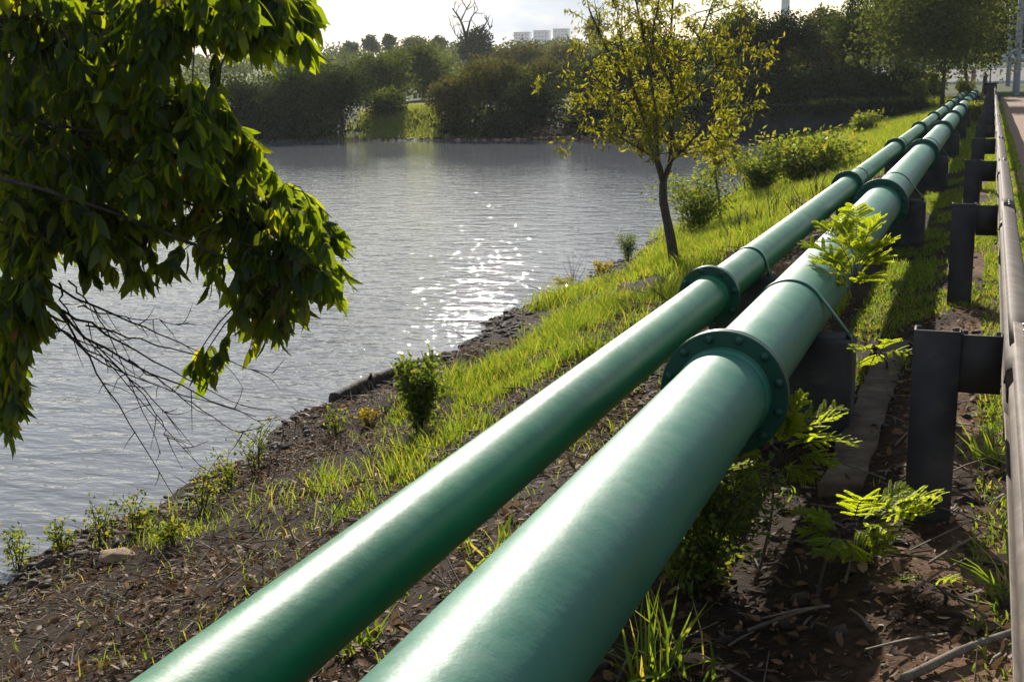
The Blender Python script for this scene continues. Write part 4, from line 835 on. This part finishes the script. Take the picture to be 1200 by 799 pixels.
g = G(); n = 26000; K = 130; cx_ = -13 + 9.8*rng.random(K); cy_ = 57.2 + 5*rng.random(K); rr = .5 + .7*rng.random(K); ks = rng.integers(0, K, n); o_ = rdir(n)
P = np.column_stack([cx_[ks], cy_[ks], ground_z(cx_, cy_)[ks] + rr[ks]*.6]) + o_*(rr[ks]*rng.random(n)**.4)[:, None]*np.array([1.1, .7, 1.0]); P[:, 2] = np.maximum(P[:, 2], ground_z(P[:, 0], P[:, 1]))
leaves(g, P, rdir(n), rdir(n, .5), .12 + .14*rng.random(n), .09, np.clip(.45 + .2*rng.normal(size=n), 0, 1), LEAF2)
n = 5000; K = 46; cx_ = -13 + 10*rng.random(K); cz_ = .12 - .5*rng.random(K)**1.5; rr = .2 + .3*rng.random(K); ks = rng.integers(0, K, n)
leaves(g, np.column_stack([cx_[ks], np.full(n, 55.78), cz_[ks]]) + rdir(n)*(rr[ks]*rng.random(n)**.5)[:, None]*np.array([1.3, .35, .8]), rdir(n, -.5), rdir(n, .4), .10 + .12*rng.random(n), .09, np.clip(.5 + .2*rng.normal(size=n), 0, 1), LEAF2)
n = 36000; K = 220; cx_ = -60 + 47*rng.random(K); cx_ = np.where((cx_ > -33) & (cx_ < -26.3), cx_ - 9, cx_); cy_ = shore_y(cx_) + .4 + 2.6*rng.random(K); rr = .4 + .8*rng.random(K); ks = rng.integers(0, K, n); o_ = rdir(n)
P = np.column_stack([cx_[ks], cy_[ks], ground_z(cx_, cy_)[ks] + rr[ks]*.5]) + o_*(rr[ks]*rng.random(n)**.4)[:, None]*np.array([1.3, .8, 1.0]); P[:, 2] = np.maximum(P[:, 2], ground_z(P[:, 0], P[:, 1]))
leaves(g, P, rdir(n), rdir(n, .5), .12 + .16*rng.random(n), .10, np.clip(.4 + .3*(rng.random(K)[ks] - .5) + .2*rng.normal(size=n), 0, 1), LEAF2)
tag(g.build('undergrowth', L_FARD), 'dark undergrowth along the far shore and behind the retaining wall', 'undergrowth', kind='stuff')

g = G(); X = -32 + 17*rng.random(420); Y = shore_y(X) - .05 + .35*rng.random(420); clods(g, X, Y, .05 + .12*rng.random(420)**2)
tag(g.build('shore_stones', M_SLAB), 'thin line of pale stones along the far waterline', 'stones', kind='stuff')

# ------------------------------------------------------------------ far buildings, tower, street things
for k, (pa, pb, pt) in enumerate(((602, 617, 38), (625, 640, 36), (648, 663, 34))):
    Y = 1150; a = at(pa, pt, Y); b = at(pb, pt, Y); z0 = float(ground_z(a[0], Y)); t = thing('apartment_block', (a[0]/2 + b[0]/2, Y, z0), f'{("leftmost", "middle", "rightmost")[k]} of the three flat roofed grey blocks on the skyline', 'building', 'three blocks on the skyline')
    g = G(); box(g, a[0], b[0], Y, Y + 14, z0 - 1, a[2] - .8); g.build('wall', M_BLDG, t); g = G(); box(g, a[0] - .1, b[0] + .1, Y - .4, Y + 14.4, a[2] - .795, a[2]); g.build('roof', M_BLDG, t)
    wm = G(); box(wm, 0, 1.6, -.06, .05, 0, 1.5); wme = wm.mesh('window', M_GLASS)
    for fl in range(6):
        for c_ in range(4): inst(wme, 'window', (a[0] + 1.6 + c_*3.4, Y, a[2] - 3.6 - fl*3.0), t)
a = at(920, 22, 260); z0 = float(ground_z(a[0], 260)); t = thing('white_tower', (a[0], 260, z0), 'slim white tower rising above the trees at the skyline', 'tower'); zt = at(920, -22, 260)[2]
g = G(); tube(g, [(a[0], 260, z0 - 1), (a[0], 260, zt - 3)], [.95, .85], 20); g.build('shaft', M_WHITE, t, True); g = G(); tube(g, [(a[0], 260, zt - 3), (a[0], 260, zt - 2.6), (a[0], 260, zt - .4), (a[0], 260, zt)], [.9, 1.5, 1.5, 1.1], 20); g.build('tank', M_WHITE, t, True)
def pole(name, px, Y, r0, r1, top, mat, lab, cat='pole'):
    x = at(px, 100, Y)[0]; z0 = float(ground_z(x, Y)); t = thing(name, (x, Y, z0), lab, cat); g = G(); tube(g, [(x, Y, z0 - .3), (x, Y, z0 + .001), (x, Y, z0 + top)], [r0, r0, r1], 14); g.build('shaft', mat, t, True); return t, x, z0
t, x, z0 = pole('utility_pole', 1191, 66, .17, .13, 8.5, M_POLE, 'thick pale concrete pole beside the path at the right edge')
g = G(); box(g, x - 1.0, x + 1.0, 65.9, 66.1, z0 + 7.7, z0 + 7.85, .02); g.build('crossarm', M_BARK, t)
t, x, z0 = pole('utility_pole', 1181, 80, .14, .11, 8.0, M_POLE, 'more distant slimmer concrete pole left of the thick one')
t, x, z0 = pole('sign_post', 1160, 72, .035, .03, 2.6, M_DARK, 'thin dark metal sign post at the end of the guardrail', 'sign')
g = G(); box(g, x - .13, x + .13, 71.93, 71.955, z0 + 1.9, z0 + 2.62, .01); g.build('sign_plate', M_DARK, t)
t, x, z0 = pole('bollard', 1154, 70, .13, .10, .95, M_DARK, 'short dark leaning marker post at the end of the pipes', 'bollard'); g = G(); tube(g, [(x, 70, z0 + .951), (x, 70, z0 + 1.0)], [.11, .05], 12); g.build('cap', M_DARK, t)
t, x, z0 = pole('bollard', 1140, 84, .15, .15, 1.0, M_PINK, 'faded reddish bollard at the road edge beneath the big tree', 'bollard'); g = G(); tube(g, [(x, 84, z0 + 1.001), (x, 84, z0 + 1.08)], [.17, .17], 12); g.build('cap', M_PINK, t)
xg = at(1161, 100, 68)[0]; zg = float(ground_z(xg, 68)); t = thing('concrete_block', (xg, 68, zg), 'grey concrete anchor block closing the far end of the guardrail', 'block')
g = G(); box(g, xg - .3, xg + .3, 67.8, 68.2, zg - .2, zg + .5, .03); g.build('base', M_CONC, t); g = G(); box(g, xg - .34, xg + .34, 67.76, 68.24, zg + .503, zg + .58, .02); g.build('cap', M_CONC, t)
# parked car, side on, partly behind the pole
Yc = 122.0; xc = at(1203, 70, Yc)[0]; zc = float(ground_z(xc, Yc)) + .02; t = thing('parked_car', (xc, Yc, zc), 'pale blue car parked beyond the road at the right edge', 'car')
def side_extrude(prof, y0, y1, mat, name, par, inset=0.0):
    P2 = np.array(prof, float); n = len(P2); g = G(); V = np.concatenate([np.column_stack([xc + P2[:, 0], np.full(n, y), zc + P2[:, 1]]) for y in (y0, y1)]); i = np.arange(n); j = (i+1) % n
    g.add(V, [np.stack([i, i+n, j+n, j], 1), np.arange(n)[None], (np.arange(n) + n)[None, ::-1]]); return g.build(name, mat, par)
bd = side_extrude([(-2.05, .25), (2.05, .25), (2.1, .55), (2.0, .85), (1.15, .95), (.55, 1.42), (-.95, 1.46), (-1.65, 1.0), (-2.05, .9), (-2.1, .55)], Yc - .82, Yc + .82, M_CAR, 'body', t)
side_extrude([(1.0, .96), (.52, 1.36), (.02, 1.38), (.02, .96)], Yc - .832, Yc - .8205, M_GLASS, 'window', t); side_extrude([(-.05, .96), (-.05, 1.38), (-.9, 1.39), (-1.4, .98)], Yc - .832, Yc - .8205, M_GLASS, 'window', t)
for wx in (-1.3, 1.3):
    for wy in (-.8, .8):
        g = G(); tube(g, [(xc + wx, Yc + wy - .1, zc + .32), (xc + wx, Yc + wy + .1, zc + .32)], .32, 16); w_ = g.build('wheel', M_TYRE, t)
        if wy < 0: g = G(); tube(g, [(xc + wx, Yc + wy - .115, zc + .32), (xc + wx, Yc + wy - .101, zc + .32)], .2, 12); g.build('rim', M_POLE, w_)

# ------------------------------------------------------------------ thin summer haze over the whole place
g = G(); box(g, -700, 700, -80, 1400, -4.3, 75.0)
m, nt, n, l, p = new_mat('haze'); n.remove(p); pv = n.new('ShaderNodeVolumePrincipled'); pv.inputs['Color'].default_value = (.92, .95, 1.0, 1); pv.inputs['Density'].default_value = 0.0002; pv.inputs['Anisotropy'].default_value = 0.3
l.new(pv.outputs[0], n['Material Output'].inputs['Volume'])
hz = g.build('haze', m); tag(hz, 'thin pale haze hanging over the lake and far trees', 'haze', kind='stuff')
